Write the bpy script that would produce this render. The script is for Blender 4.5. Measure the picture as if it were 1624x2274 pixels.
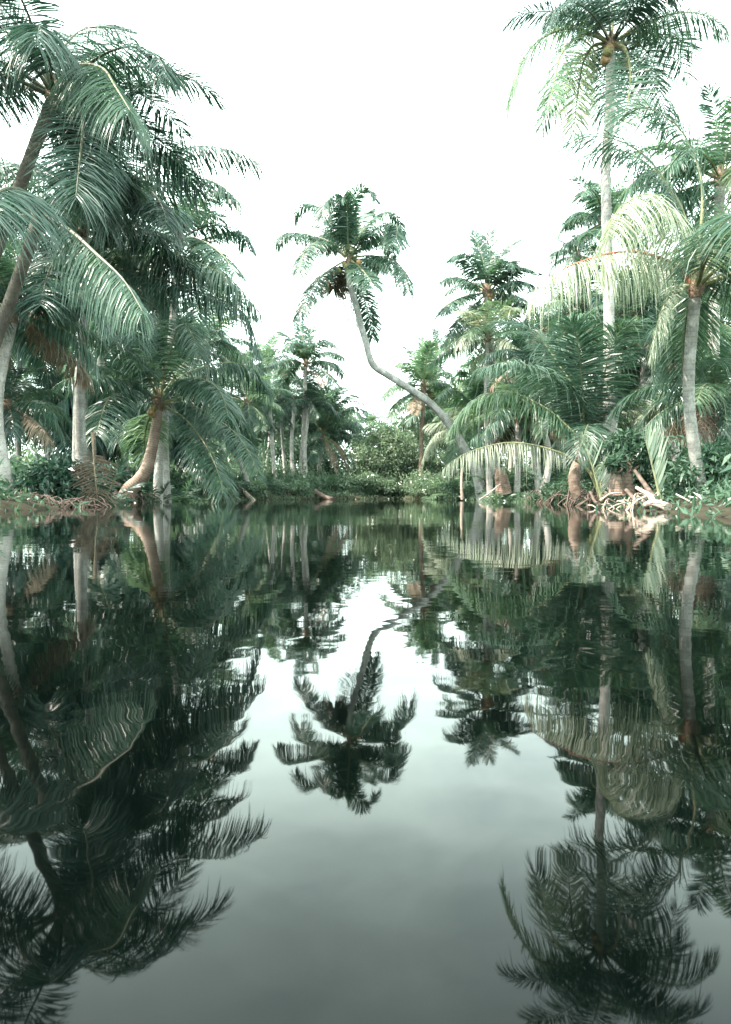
import bpy, math, random
import numpy as np
from mathutils import Vector

for o in list(bpy.data.objects):
    bpy.data.objects.remove(o)
SC = bpy.context.scene
COL = SC.collection
RNG = np.random.default_rng(7)
R = math.radians

# ------------------------------------------------------------------ camera, sky, sun, exposure
CAM_H = 0.27
F = 1421.0                    # focal length in units of the 1624 px wide layout sheet
CX, CY = 812.0, 1136.8
TANP = (CY - 1098.5) / F      # the camera looks down a little
PITCH = math.atan(TANP)

cam = bpy.data.cameras.new("camera")
cam_o = bpy.data.objects.new("camera", cam)
COL.objects.link(cam_o)
cam_o.location = (0, 0, CAM_H)
cam_o.rotation_euler = (R(90) - PITCH, 0, 0)
cam.sensor_fit = 'VERTICAL'
cam.sensor_height = 36.0
cam.lens = 36.0 * F / (2 * CY)
cam.clip_start = 0.02
cam.clip_end = 3000
SC.camera = cam_o

SUN_EL, SUN_AZ = R(51), R(-112)         # azimuth from +Y, clockwise positive: to the left, beyond the trees
SUN_DIR = Vector((math.sin(SUN_AZ) * math.cos(SUN_EL), math.cos(SUN_AZ) * math.cos(SUN_EL), math.sin(SUN_EL)))
sun = bpy.data.lights.new("sun", 'SUN')
sun.energy = 5.0
sun.angle = R(0.5)
sun.color = (1.0, 0.90, 0.79)
sun_o = bpy.data.objects.new("sun", sun)
COL.objects.link(sun_o)
sun_o.rotation_euler = (-SUN_DIR).to_track_quat('-Z', 'Y').to_euler()
sun_o.location = (0, 0, 40)

SC.view_settings.view_transform = 'Standard'
SC.view_settings.look = 'None'
SC.view_settings.exposure = 1.9
SC.view_settings.gamma = 1.0
SC.cycles.max_bounces = 8
SC.cycles.transparent_max_bounces = 8
SC.cycles.diffuse_bounces = 3
SC.cycles.glossy_bounces = 3
SC.cycles.caustics_reflective = False
SC.cycles.caustics_refractive = False

W = bpy.data.worlds.new("World")
SC.world = W
W.use_nodes = True
nt = W.node_tree
nt.nodes.clear()


def nd(nt, t, **kw):
    n = nt.nodes.new(t)
    for k, v in kw.items():
        if k.startswith('i_'):
            n.inputs[k[2:].replace('_', ' ')].default_value = v
        else:
            setattr(n, k, v)
    return n


out = nd(nt, 'ShaderNodeOutputWorld')
bg = nd(nt, 'ShaderNodeBackground')
bg.inputs['Strength'].default_value = 0.115
sky = nd(nt, 'ShaderNodeTexSky', sky_type='NISHITA', sun_disc=False, sun_elevation=SUN_EL, sun_rotation=SUN_AZ,
         air_density=1.2, dust_density=2.5, ozone_density=1.0)
tc = nd(nt, 'ShaderNodeTexCoord')
sep = nd(nt, 'ShaderNodeSeparateXYZ')
nt.links.new(tc.outputs['Generated'], sep.inputs[0])
# thin cloud deck: the view direction is projected on a plane overhead
mx = nd(nt, 'ShaderNodeMath', operation='MAXIMUM')
nt.links.new(sep.outputs['Z'], mx.inputs[0]); mx.inputs[1].default_value = 0.12
dx = nd(nt, 'ShaderNodeMath', operation='DIVIDE'); dy = nd(nt, 'ShaderNodeMath', operation='DIVIDE')
nt.links.new(sep.outputs['X'], dx.inputs[0]); nt.links.new(mx.outputs[0], dx.inputs[1])
nt.links.new(sep.outputs['Y'], dy.inputs[0]); nt.links.new(mx.outputs[0], dy.inputs[1])
cmb = nd(nt, 'ShaderNodeCombineXYZ')
nt.links.new(dx.outputs[0], cmb.inputs[0]); nt.links.new(dy.outputs[0], cmb.inputs[1])
cmb.inputs[2].default_value = 3.7
noi = nd(nt, 'ShaderNodeTexNoise', i_Scale=1.5, i_Detail=7.0, i_Roughness=0.55, i_Distortion=0.3)
nt.links.new(cmb.outputs[0], noi.inputs['Vector'])
mr = nd(nt, 'ShaderNodeMapRange')
mr.inputs['From Min'].default_value = 0.36; mr.inputs['From Max'].default_value = 0.62
mr.inputs['To Min'].default_value = 0.7; mr.inputs['To Max'].default_value = 1.0
nt.links.new(noi.outputs['Fac'], mr.inputs['Value'])
mix = nd(nt, 'ShaderNodeMix', data_type='RGBA')
nt.links.new(mr.outputs[0], mix.inputs['Factor'])
nt.links.new(sky.outputs[0], mix.inputs['A'])
# the cloud layer is thicker, so brighter, towards the horizon
hz = nd(nt, 'ShaderNodeMapRange', interpolation_type='SMOOTHSTEP')
hz.inputs['From Min'].default_value = 0.36; hz.inputs['From Max'].default_value = 0.72
hz.inputs['To Min'].default_value = 20.0; hz.inputs['To Max'].default_value = 8.0
nt.links.new(sep.outputs['Z'], hz.inputs['Value'])
cl = nd(nt, 'ShaderNodeVectorMath', operation='SCALE')
cl.inputs[0].default_value = (.81, 1.0, .915)
nt.links.new(hz.outputs[0], cl.inputs['Scale'])
nt.links.new(cl.outputs[0], mix.inputs['B'])
nt.links.new(mix.outputs['Result'], bg.inputs['Color'])
nt.links.new(bg.outputs[0], out.inputs[0])


# ------------------------------------------------------------------ layout helpers
def at(x, y, d):
    """the point d metres in front of the camera that stands at (x, y) of the layout sheet"""
    u, v = (x - CX) / F, (CY - y) / F
    c, s = math.cos(PITCH), math.sin(PITCH)
    return np.array([u * d, d * (c + v * s), CAM_H + d * (-s + v * c)])


def gx(x, d):
    return (x - CX) / F * d


def z1(x, y): return (162.4 + x * .275, 162.4 + y * .275)
def z2(x, y): return (162.4 + x * .275, 690.2 + y * .275)
def z3(x, y): return (568.4 + x * .275, 365.4 + y * .275)
def z4(x, y): return (527.8 + x * .325, 771.4 + y * .325)
def z5(x, y): return (933.8 + x * .325, 487.2 + y * .325)
def z6(x, y): return (933.8 + x * .325, 812.0 + y * .325)
def z7(x, y): return (1055.6 + x * .25, 162.4 + y * .25)
def z8(x, y): return (162.4 + x * .15, 933.8 + y * .15)
def zc(x, y): return (511.6 + x * .3415, 730.8 + y * .3415)
def z9(x, y): return (1258.6 + x * .125, 933.8 + y * .125)


def nrm(a):
    return a / np.maximum(np.linalg.norm(a, axis=-1, keepdims=True), 1e-9)


def spline(pts, n):
    """Catmull-Rom through pts, resampled to n points evenly along its length"""
    p = np.asarray(pts, float)
    if len(p) == 2:
        t = np.linspace(0, 1, n)[:, None]
        return p[0] * (1 - t) + p[1] * t
    q = np.vstack([2 * p[0] - p[1], p, 2 * p[-1] - p[-2]])
    o = []
    for i in range(1, len(q) - 2):
        t = np.linspace(0, 1, 16, endpoint=False)[:, None]
        a, b, c, d = q[i - 1], q[i], q[i + 1], q[i + 2]
        o.append(.5 * (2 * b + (c - a) * t + (2 * a - 5 * b + 4 * c - d) * t ** 2 + (3 * b - a - 3 * c + d) * t ** 3))
    o = np.vstack(o + [p[-1:]])
    s = np.concatenate([[0], np.cumsum(np.linalg.norm(np.diff(o, axis=0), axis=1))])
    u = np.linspace(0, s[-1], n)
    return np.stack([np.interp(u, s, o[:, k]) for k in range(o.shape[1])], 1)


class Acc:
    """collects faces; build() links them as ONE mesh object"""
    def __init__(self):
        self.v, self.f, self.m, self.n, self.uv = [], [], [], 0, []

    def add(self, v, f, m=0, uv=None):
        f = np.asarray(f)
        if f.shape[1] == 3:
            f = np.hstack([f, np.full((len(f), 1), -1 - self.n)])
        self.v.append(np.asarray(v, float)); self.f.append(f + self.n); self.m.append(np.full(len(f), m))
        self.uv.append(np.zeros((len(v), 2)) if uv is None else np.asarray(uv, float))
        self.n += len(v)

    def mesh(self, name, mats, smooth=False):
        v = np.vstack(self.v); f = np.vstack(self.f); m = np.concatenate(self.m); uv = np.vstack(self.uv)
        me = bpy.data.meshes.new(name)
        tri = f[:, 3] < 0
        tot = np.where(tri, 3, 4)
        loops = f[~np.stack([np.zeros(len(f), bool)] * 3 + [tri], 1)]
        me.vertices.add(len(v)); me.vertices.foreach_set('co', v.ravel())
        me.loops.add(len(loops)); me.loops.foreach_set('vertex_index', loops.astype(np.int32))
        me.polygons.add(len(f))
        me.polygons.foreach_set('loop_start', np.concatenate([[0], np.cumsum(tot)[:-1]]).astype(np.int32))
        me.polygons.foreach_set('loop_total', tot.astype(np.int32))
        me.polygons.foreach_set('material_index', m.astype(np.int32))
        me.polygons.foreach_set('use_smooth', np.full(len(f), smooth))
        ul = me.uv_layers.new(name='along')
        ul.data.foreach_set('uv', uv[loops].ravel())
        me.update(calc_edges=True)
        for x in mats:
            me.materials.append(x)
        return me

    def build(self, name, mats, parent=None, smooth=False, loc=None):
        return link(name, self.mesh(name, mats, smooth), parent, loc)


def link(name, me, parent=None, loc=None, rz=0, sc=1):
    o = bpy.data.objects.new(name, me)
    COL.objects.link(o)
    if parent is not None:
        o.parent = parent
    if loc is not None:
        o.location = loc
    if rz:
        o.rotation_euler = (0, 0, rz)
    if sc != 1:
        o.scale = (sc, sc, sc)
    return o


def tag(o, label=None, cat=None, group=None, kind=None):
    for k, v in (('label', label), ('category', cat), ('group', group), ('kind', kind)):
        if v:
            o[k] = v
    return o


def empty(name, loc, label, cat, group=None):
    o = bpy.data.objects.new(name, None)
    o.empty_display_size = .3
    COL.objects.link(o)
    o.location = loc
    return tag(o, label, cat, group)


def tube(acc, pts, rad, sides=12, n=None, m=0, ridge=0, rough=0, rng=RNG, cap=True, pitch=.09):
    """tapering tube along pts; ridge adds ring scars, rough adds lumps"""
    n = n or 4 * len(pts)
    c = spline(pts, n)
    r = np.interp(np.linspace(0, 1, n), np.linspace(0, 1, len(rad)), rad)
    T = nrm(np.gradient(c, axis=0))
    up = np.array([0, 0, 1.]) if abs(T[0, 2]) < .8 else np.array([0, 1., 0])
    A = [nrm(np.cross(T[0], up))]
    for i in range(1, n):
        a = A[-1] - np.dot(A[-1], T[i]) * T[i]
        A.append(nrm(a))
    A = np.array(A); B = np.cross(T, A)
    s = np.concatenate([[0], np.cumsum(np.linalg.norm(np.diff(c, axis=0), axis=1))])
    th = np.linspace(0, 2 * math.pi, sides, endpoint=False)
    rr = np.repeat(r[:, None], sides, 1)
    if ridge:
        ph = (s / pitch + .15 * np.sin(s * 3)) % 1.0
        rr = rr * (1 + ridge * (1 - ph))[:, None]
    if rough:
        rr = rr * (1 + rough * rng.normal(size=rr.shape))
    v = c[:, None] + rr[..., None] * (np.cos(th)[None, :, None] * A[:, None] + np.sin(th)[None, :, None] * B[:, None])
    uv = np.stack(np.broadcast_arrays(th[None] / (2 * math.pi), s[:, None]), -1).reshape(-1, 2)
    i = np.arange(n - 1)[:, None] * sides; j = np.arange(sides)[None]; k = (j + 1) % sides
    f = np.stack([i + j, i + k, i + sides + k, i + sides + j], -1).reshape(-1, 4)
    acc.add(v.reshape(-1, 3), f, m, uv)
    if cap:
        for e in (0, n - 1):
            vv = np.vstack([v[e], c[e]])
            ff = np.stack([np.arange(sides), (np.arange(sides) + 1) % sides, np.full(sides, sides)], 1)
            acc.add(vv, ff if e else ff[:, ::-1], m, np.full((sides + 1, 2), s[e]))


# ------------------------------------------------------------------ materials
def mat(name):
    m = bpy.data.materials.new(name)
    m.use_nodes = True
    t = m.node_tree
    t.nodes.clear()
    return m, t, nd(t, 'ShaderNodeOutputMaterial')


def leaf_mat(name, dark, light, trans=.26, rough=.42, spec=.5, scale=2.0, tcol=None):
    m, t, o = mat(name)
    oi = nd(t, 'ShaderNodeObjectInfo')
    ge = nd(t, 'ShaderNodeNewGeometry')
    tcn = nd(t, 'ShaderNodeTexCoord')
    no = nd(t, 'ShaderNodeTexNoise', i_Scale=scale, i_Detail=3.0)
    t.links.new(tcn.outputs['Object'], no.inputs['Vector'])
    # own tint of each frond, of each leaflet and of patches
    a = nd(t, 'ShaderNodeMath', operation='MULTIPLY_ADD'); a.inputs[1].default_value = .35
    t.links.new(oi.outputs['Random'], a.inputs[0])
    b = nd(t, 'ShaderNodeMath', operation='MULTIPLY_ADD'); b.inputs[1].default_value = .45; b.inputs[2].default_value = -.13
    t.links.new(no.outputs['Fac'], b.inputs[0])
    c = nd(t, 'ShaderNodeMath', operation='MULTIPLY_ADD'); c.inputs[1].default_value = .4
    t.links.new(ge.outputs['Random Per Island'], c.inputs[0])
    t.links.new(b.outputs[0], c.inputs[2]); t.links.new(c.outputs[0], a.inputs[2])
    mx_ = nd(t, 'ShaderNodeMix', data_type='RGBA')
    t.links.new(a.outputs[0], mx_.inputs['Factor'])
    mx_.inputs['A'].default_value = (*dark, 1); mx_.inputs['B'].default_value = (*light, 1)
    p = nd(t, 'ShaderNodeBsdfPrincipled')
    p.inputs['Roughness'].default_value = rough
    p.inputs['Specular IOR Level'].default_value = spec
    t.links.new(mx_.outputs['Result'], p.inputs['Base Color'])
    tr = nd(t, 'ShaderNodeBsdfTranslucent')
    g = nd(t, 'ShaderNodeMix', data_type='RGBA', blend_type='MULTIPLY'); g.inputs['Factor'].default_value = 1
    t.links.new(mx_.outputs['Result'], g.inputs['A']); g.inputs['B'].default_value = (*(tcol or (1.6, 1.8, 1.25)), 1)
    t.links.new(g.outputs['Result'], tr.inputs['Color'])
    ms = nd(t, 'ShaderNodeMixShader'); ms.inputs[0].default_value = trans
    t.links.new(p.outputs[0], ms.inputs[1]); t.links.new(tr.outputs[0], ms.inputs[2])
    t.links.new(ms.outputs[0], o.inputs[0])
    return m


def bark_mat(name, c1, c2, c3, ring=.5, pitch=.09, patch=3.0, bump=.6):
    """ringed bark: c1 ground colour, c2 ring scars and stains, c3 lichen patches"""
    m, t, o = mat(name)
    uv = nd(t, 'ShaderNodeUVMap', uv_map='along')
    sp = nd(t, 'ShaderNodeSeparateXYZ')
    t.links.new(uv.outputs[0], sp.inputs[0])
    tcn = nd(t, 'ShaderNodeTexCoord')
    n1 = nd(t, 'ShaderNodeTexNoise', i_Scale=patch, i_Detail=6.0, i_Roughness=.65)
    t.links.new(tcn.outputs['Object'], n1.inputs['Vector'])
    n2 = nd(t, 'ShaderNodeTexNoise', i_Scale=28.0, i_Detail=4.0, i_Roughness=.7)
    t.links.new(tcn.outputs['Object'], n2.inputs['Vector'])
    w = nd(t, 'ShaderNodeMath', operation='MULTIPLY_ADD'); w.inputs[1].default_value = 1 / pitch
    t.links.new(sp.outputs['Y'], w.inputs[0])
    n2s = nd(t, 'ShaderNodeMath', operation='MULTIPLY'); n2s.inputs[1].default_value = .55
    t.links.new(n2.outputs['Fac'], n2s.inputs[0]); t.links.new(n2s.outputs[0], w.inputs[2])
    fr = nd(t, 'ShaderNodeMath', operation='FRACT'); t.links.new(w.outputs[0], fr.inputs[0])
    rg = nd(t, 'ShaderNodeMapRange'); rg.inputs['From Min'].default_value = .0; rg.inputs['From Max'].default_value = .3
    rg.inputs['To Min'].default_value = ring; rg.inputs['To Max'].default_value = 0
    t.links.new(fr.outputs[0], rg.inputs['Value'])
    m1 = nd(t, 'ShaderNodeMix', data_type='RGBA')
    m1.inputs['A'].default_value = (*c1, 1); m1.inputs['B'].default_value = (*c2, 1)
    t.links.new(rg.outputs[0], m1.inputs['Factor'])
    pr = nd(t, 'ShaderNodeMapRange'); pr.inputs['From Min'].default_value = .46; pr.inputs['From Max'].default_value = .58
    t.links.new(n1.outputs['Fac'], pr.inputs['Value'])
    m2 = nd(t, 'ShaderNodeMix', data_type='RGBA')
    t.links.new(pr.outputs[0], m2.inputs['Factor'])
    t.links.new(m1.outputs['Result'], m2.inputs['A']); m2.inputs['B'].default_value = (*c3, 1)
    pr2 = nd(t, 'ShaderNodeMapRange'); pr2.inputs['From Min'].default_value = .5; pr2.inputs['From Max'].default_value = .75
    pr2.inputs['To Max'].default_value = .75
    t.links.new(n2.outputs['Fac'], pr2.inputs['Value'])
    m3 = nd(t, 'ShaderNodeMix', data_type='RGBA')
    t.links.new(pr2.outputs[0], m3.inputs['Factor'])
    t.links.new(m2.outputs['Result'], m3.inputs['A']); m3.inputs['B'].default_value = (*c2, 1)
    p = nd(t, 'ShaderNodeBsdfPrincipled'); p.inputs['Roughness'].default_value = .85
    p.inputs['Specular IOR Level'].default_value = .25
    t.links.new(m3.outputs['Result'], p.inputs['Base Color'])
    h = nd(t, 'ShaderNodeMath', operation='ADD')
    t.links.new(n2.outputs['Fac'], h.inputs[0]); t.links.new(fr.outputs[0], h.inputs[1])
    bp = nd(t, 'ShaderNodeBump'); bp.inputs['Strength'].default_value = bump; bp.inputs['Distance'].default_value = .02
    t.links.new(h.outputs[0], bp.inputs['Height']); t.links.new(bp.outputs[0], p.inputs['Normal'])
    t.links.new(p.outputs[0], o.inputs[0])
    return m


def plain_mat(name, c1, c2, scale=8.0, rough=.8, spec=.3, bump=.3):
    m, t, o = mat(name)
    tcn = nd(t, 'ShaderNodeTexCoord')
    n1 = nd(t, 'ShaderNodeTexNoise', i_Scale=scale, i_Detail=6.0, i_Roughness=.65)
    t.links.new(tcn.outputs['Object'], n1.inputs['Vector'])
    pr = nd(t, 'ShaderNodeMapRange'); pr.inputs['From Min'].default_value = .35; pr.inputs['From Max'].default_value = .65
    t.links.new(n1.outputs['Fac'], pr.inputs['Value'])
    m1 = nd(t, 'ShaderNodeMix', data_type='RGBA')
    m1.inputs['A'].default_value = (*c1, 1); m1.inputs['B'].default_value = (*c2, 1)
    t.links.new(pr.outputs[0], m1.inputs['Factor'])
    p = nd(t, 'ShaderNodeBsdfPrincipled'); p.inputs['Roughness'].default_value = rough
    p.inputs['Specular IOR Level'].default_value = spec
    t.links.new(m1.outputs['Result'], p.inputs['Base Color'])
    bp = nd(t, 'ShaderNodeBump'); bp.inputs['Strength'].default_value = bump; bp.inputs['Distance'].default_value = .03
    t.links.new(n1.outputs['Fac'], bp.inputs['Height']); t.links.new(bp.outputs[0], p.inputs['Normal'])
    t.links.new(p.outputs[0], o.inputs[0])
    return m


M = dict(
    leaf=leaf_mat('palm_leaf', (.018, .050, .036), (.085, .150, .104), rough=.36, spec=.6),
    leaf_shaded=leaf_mat('palm_leaf_shaded', (.010, .034, .027), (.043, .090, .068), trans=.2, rough=.36, spec=.6),  # darkened copy of leaf: shade, mostly on the left palms, put into the colour
    leaf_fresh=leaf_mat('palm_leaf_fresh', (.052, .112, .070), (.155, .218, .138), trans=.35),
    leaf_pale=leaf_mat('palm_leaf_pale', (.11, .16, .105), (.42, .43, .37), trans=.35, rough=.38),  # pale leaf; its near-white end also paints sun glare on lit fronds
    leaf_dry=leaf_mat('palm_leaf_dry', (.13, .10, .072), (.29, .24, .185), trans=.2, rough=.7, spec=.2, tcol=(1.3, 1.1, .8)),
    leaf_dead=leaf_mat('palm_leaf_dead', (.050, .036, .028), (.14, .10, .075), trans=.12, rough=.8, spec=.15, tcol=(1.2, 1, .8)),
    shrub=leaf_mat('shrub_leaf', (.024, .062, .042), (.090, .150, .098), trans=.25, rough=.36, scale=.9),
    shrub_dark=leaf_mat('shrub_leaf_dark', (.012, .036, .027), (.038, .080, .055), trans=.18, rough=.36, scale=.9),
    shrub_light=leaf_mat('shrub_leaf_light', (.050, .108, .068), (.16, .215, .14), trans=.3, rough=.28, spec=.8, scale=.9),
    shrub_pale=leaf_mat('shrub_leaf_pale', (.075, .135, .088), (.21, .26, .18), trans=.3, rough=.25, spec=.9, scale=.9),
    rachis=plain_mat('frond_rib', (.10, .12, .06), (.22, .21, .12), 6, .5),
    rachis_dark=plain_mat('frond_rib_dark', (.035, .045, .028), (.095, .10, .062), 6, .5),
    rachis_red=plain_mat('frond_rib_red', (.20, .06, .035), (.32, .13, .08), 6, .5),
    rachis_dry=plain_mat('frond_rib_dry', (.13, .09, .06), (.30, .23, .16), 6, .7),
    bark=bark_mat('palm_bark', (.36, .345, .325), (.10, .095, .085), (.50, .49, .465), ring=.65),
    bark_pale=bark_mat('palm_bark_pale', (.34, .315, .295), (.11, .10, .085), (.46, .435, .41), ring=.5),
    bark_brown=bark_mat('palm_bark_brown', (.235, .165, .13), (.055, .042, .035), (.31, .235, .19), ring=.9, pitch=.075, patch=1.6),
    bark_mottled=bark_mat('mottled_bark', (.20, .195, .18), (.07, .068, .058), (.30, .295, .275), ring=.5, patch=5.0),  # mottled grey bark, colour darkened to imitate left trunks standing in shade
    bark_dark=bark_mat('dark_bark', (.06, .052, .042), (.02, .018, .015), (.10, .088, .07), ring=.2),
    fibre=plain_mat('palm_fibre', (.09, .062, .045), (.26, .19, .14), 24, .9, .1, 1.0),
    nut=plain_mat('coconut_husk', (.22, .13, .06), (.36, .22, .11), 5, .5, .4, .1),
    nut_green=plain_mat('coconut_husk_green', (.12, .14, .05), (.25, .2, .09), 5, .5, .4, .1),
    wood=plain_mat('bleached_wood', (.20, .15, .12), (.46, .38, .33), 14, .75, .25, .6),
    wood_dark=plain_mat('wet_wood', (.05, .037, .03), (.15, .11, .09), 12, .7, .3, .6),
    stem=plain_mat('shrub_stem', (.06, .05, .035), (.15, .12, .085), 10, .8),
)


# ------------------------------------------------------------------ fronds
def add_frond(acc, spine, n=64, L=.8, wid=.045, droop=.55, start=.17, seed=0, vee=12, twist=0, fold=False,
              miss=.07, rr=.032, ragged=.12, b0=None, tipw=1.0, spread=1.0, sides=(-1., 1.), al0=22, prof=None):
    """coconut frond: a tapering rib along spine (base -> tip) with two rows of hanging leaflets"""
    rng = np.random.default_rng(seed)
    c = spline(spine, 40)
    seg = np.linalg.norm(np.diff(c, axis=0), axis=1)
    tot = seg.sum()
    T40 = nrm(np.gradient(c, axis=0))
    ch = c[-1] - c[0]
    h = np.array([ch[0], ch[1], 0])
    if b0 is None:
        if np.linalg.norm(h) < .05 * tot:
            a = rng.uniform(0, 6.28); h = np.array([math.cos(a), math.sin(a), 0])
        b0 = nrm(np.cross(h, [0, 0, 1.]))
    b0 = nrm(np.asarray(b0, float))
    Bt = np.cross(T40, [0, 0, 1.])
    sg = np.where((Bt @ b0) < 0, -1., 1.)[:, None]
    B40 = Bt * sg * .8 + b0 * .5
    B40 = nrm(B40 - (B40 * T40).sum(1, keepdims=True) * T40)
    N40 = np.cross(B40, T40)
    flip = np.sign(np.mean(N40[:, 2]) + 1e-6)
    N40 = N40 * flip
    if twist:
        tw = np.linspace(0, R(twist), 40)[:, None]
        B40, N40 = B40 * np.cos(tw) + N40 * np.sin(tw), N40 * np.cos(tw) - B40 * np.sin(tw)
    # rib
    rad = rr * np.array([1.9, 1.15, .9, .7, .5, .32, .15])
    tube(acc, c[::2], rad, sides=6, n=20, m=1, cap=False)
    # leaflets
    s = np.linspace(start, .985, n)
    u = np.linspace(0, 1, 40)

    def ip(a, ss):
        return np.stack([np.interp(ss, u, a[:, k]) for k in range(3)], 1)
    for side in sides:
        ss = np.clip(s + rng.normal(0, .3 / n, n), start, .995)
        keep = rng.random(n) > miss
        ss = ss[keep]; k = len(ss)
        P, T, B, N = ip(c, ss), nrm(ip(T40, ss)), nrm(ip(B40, ss)), nrm(ip(N40, ss))
        q = (ss - start) / (1 - start)
        al = R(68) * (1 - q) ** .6 * spread + R(al0) + rng.normal(0, R(6), k)
        be = R(vee) * (1 - .6 * q) + rng.normal(0, R(9), k)
        d0 = np.cos(al)[:, None] * T + np.sin(al)[:, None] * (np.cos(be)[:, None] * side * B + np.sin(be)[:, None] * N)
        ln = L * np.interp(q, [0, .12, .35, .65, .88, 1], prof or [.5, .82, 1, .95, .75, .5 * tipw]) * rng.uniform(1 - ragged, 1.05, k)
        g = droop * rng.uniform(.7, 1.3, k) * np.interp(q, [0, .3, 1], [.75, 1, .85])
        g = np.where(rng.random(k) < .06, g + .8, g)          # broken leaflets hang
        ts = np.array([0, .3, .68, 1.])
        wv = wid * np.array([.45, 1, .72, .06]) / 2
        dn = np.array([0, 0, -1.])
        pts = P[:, None] + ln[:, None, None] * (d0[:, None] * (ts - .3 * np.minimum(g, 1.2)[:, None] * ts ** 2)[..., None]
                                                 + dn * (.72 * g[:, None] * ts ** 2)[..., None])
        D = nrm(np.gradient(pts, axis=1))
        wd = T[:, None] - (D * T[:, None]).sum(-1, keepdims=True) * D
        wd = nrm(wd)
        nn = np.cross(D, wd)
        rl = rng.normal(0, R(22), k)[:, None, None]
        w2 = wd * np.cos(rl) + nn * np.sin(rl)
        n2 = np.cross(D, w2)
        ww = wv[None, :, None] * (rng.uniform(.8, 1.15, k) * np.interp(q, [0, .8, 1], [1, .9, .6]))[:, None, None]
        if fold:
            cols = np.stack([pts + w2 * ww, pts - n2 * ww * .55, pts - w2 * ww], 2)
            nc = 3
        else:
            cols = np.stack([pts + w2 * ww, pts - w2 * ww], 2)
            nc = 2
        v = cols.reshape(-1, 3)
        base = (np.arange(k) * 4 * nc)[:, None, None]
        i = (np.arange(3) * nc)[None, :, None]; j = np.arange(nc - 1)[None, None]
        f = np.stack([base + i + j, base + i + j + 1, base + i + nc + j + 1, base + i + nc + j], -1).reshape(-1, 4)
        acc.add(v, f, 0)


def arc_spine(L, e0, k, p=1.35, n=14, side=0.0):
    """spine in the local XZ plane: leaves at elevation e0 and bends down by k radians"""
    s = np.linspace(0, 1, n)
    e = e0 - k * s ** p
    st = L / (n - 1)
    x = np.concatenate([[0], np.cumsum(np.cos(e[:-1]) * st)])
    z = np.concatenate([[0], np.cumsum(np.sin(e[:-1]) * st)])
    return np.stack([x, side * L * s ** 2, z], 1)


LIB = {}


def frond_lib(age, var, fine=False):
    """shared frond meshes of unit length 1 (scaled per palm); age 0 = upright young, 1 = old and hanging"""
    key = (round(age * 7), var % 3, fine)
    if key not in LIB:
        a = key[0] / 7
        rng = np.random.default_rng(100 + key[0] * 11 + key[1] * 5)
        e0 = R(84) - a * R(112) + rng.normal(0, R(5))
        kk = R(34 + 55 * math.sin(math.pi * min(1, a * .8 + .15))) * rng.uniform(.85, 1.2)
        if a > .8:
            kk = R(40)
        sp = arc_spine(1.0, e0, kk, side=rng.normal(0, .09))
        acc = Acc()
        add_frond(acc, sp, n=124 if fine else 104, L=.27, wid=.0092 if fine else .0135, droop=.2 + .75 * a, seed=key[0] * 7 + key[1],
                  rr=.0075, b0=(0, 1, 0), vee=22 - 62 * a, fold=fine)
        LIB[key] = acc.mesh('frond', [M['leaf'], M['rachis']])
    return LIB[key]


def set_mat(o, m, rm=None):
    o.material_slots[0].link = 'OBJECT'
    o.material_slots[0].material = m
    if rm:
        o.material_slots[1].link = 'OBJECT'
        o.material_slots[1].material = rm


def gen_crown(parent, loc, L, n=20, seed=0, leafs=('leaf',), dead=2, a0=0.0, a1=.92, fine=False, az=None):
    """n fronds round a growing point: library fronds turned and scaled, each an object of its own"""
    rng = np.random.default_rng(seed)
    for i in range(n):
        age = a0 + (a1 - a0) * (i + .5) / n
        ph = i * 2.39996 + rng.normal(0, .2) + seed
        if az is not None:
            ph = az[0] + (az[1] - az[0]) * rng.random()
        o = link('frond', frond_lib(age, int(rng.integers(3)), fine), parent, loc, ph, L * rng.uniform(.86, 1.08) * (.8 + .2 * min(1, age * 4)))
        o.rotation_euler[0] = rng.normal(0, .08)
        m = leafs[int(rng.integers(len(leafs)))]
        if i >= n - dead:
            set_mat(o, M['leaf_dry' if rng.random() < .6 else 'leaf_dead'], M['rachis_dry'])
        elif m != 'leaf':
            set_mat(o, M[m], M['rachis_dark'] if m == 'leaf_shaded' else None)


def heart(parent, loc, r, mat_='fibre'):
    a = Acc()
    tube(a, [(0, 0, -r * 1.6), (0, 0, 0), (0, 0, r * 1.5), (0, 0, r * 3)], [r * .95, r * 1.35, r * .9, r * .25], sides=10, n=12, rough=.07)
    return a.build('leaf_sheath', [M[mat_]], parent, True, loc)


def nuts(parent, loc, n, spread, r, seed, mats=('nut',)):
    rng = np.random.default_rng(seed)
    for i in range(n):
        a = Acc()
        tube(a, [(0, 0, -r), (0, 0, -r * .5), (0, 0, r * .4), (0, 0, r * 1.1)], [r * .25, r * .9, r * .95, r * .2], sides=10, n=10)
        p = np.asarray(loc) + rng.normal(0, 1, 3) * spread * np.array([1, 1, .7])
        o = a.build('coconut', [M[mats[i % len(mats)]]], parent, True, tuple(p))
        o.rotation_euler = tuple(rng.normal(0, .5, 3))


def trunk_part(parent, base, pts, radii, m, ridge=.06, name='trunk', sides=14, pitch=.09):
    a = Acc()
    L = sum(np.linalg.norm(np.diff(np.asarray(pts), axis=0), axis=1))
    tube(a, [np.asarray(p) - base for p in pts], radii, sides=sides, n=int(max(24, min(200, L / pitch * 2.2))), ridge=ridge, rough=.012, pitch=pitch)
    return a.build(name, [M[m]], parent, True)


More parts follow.
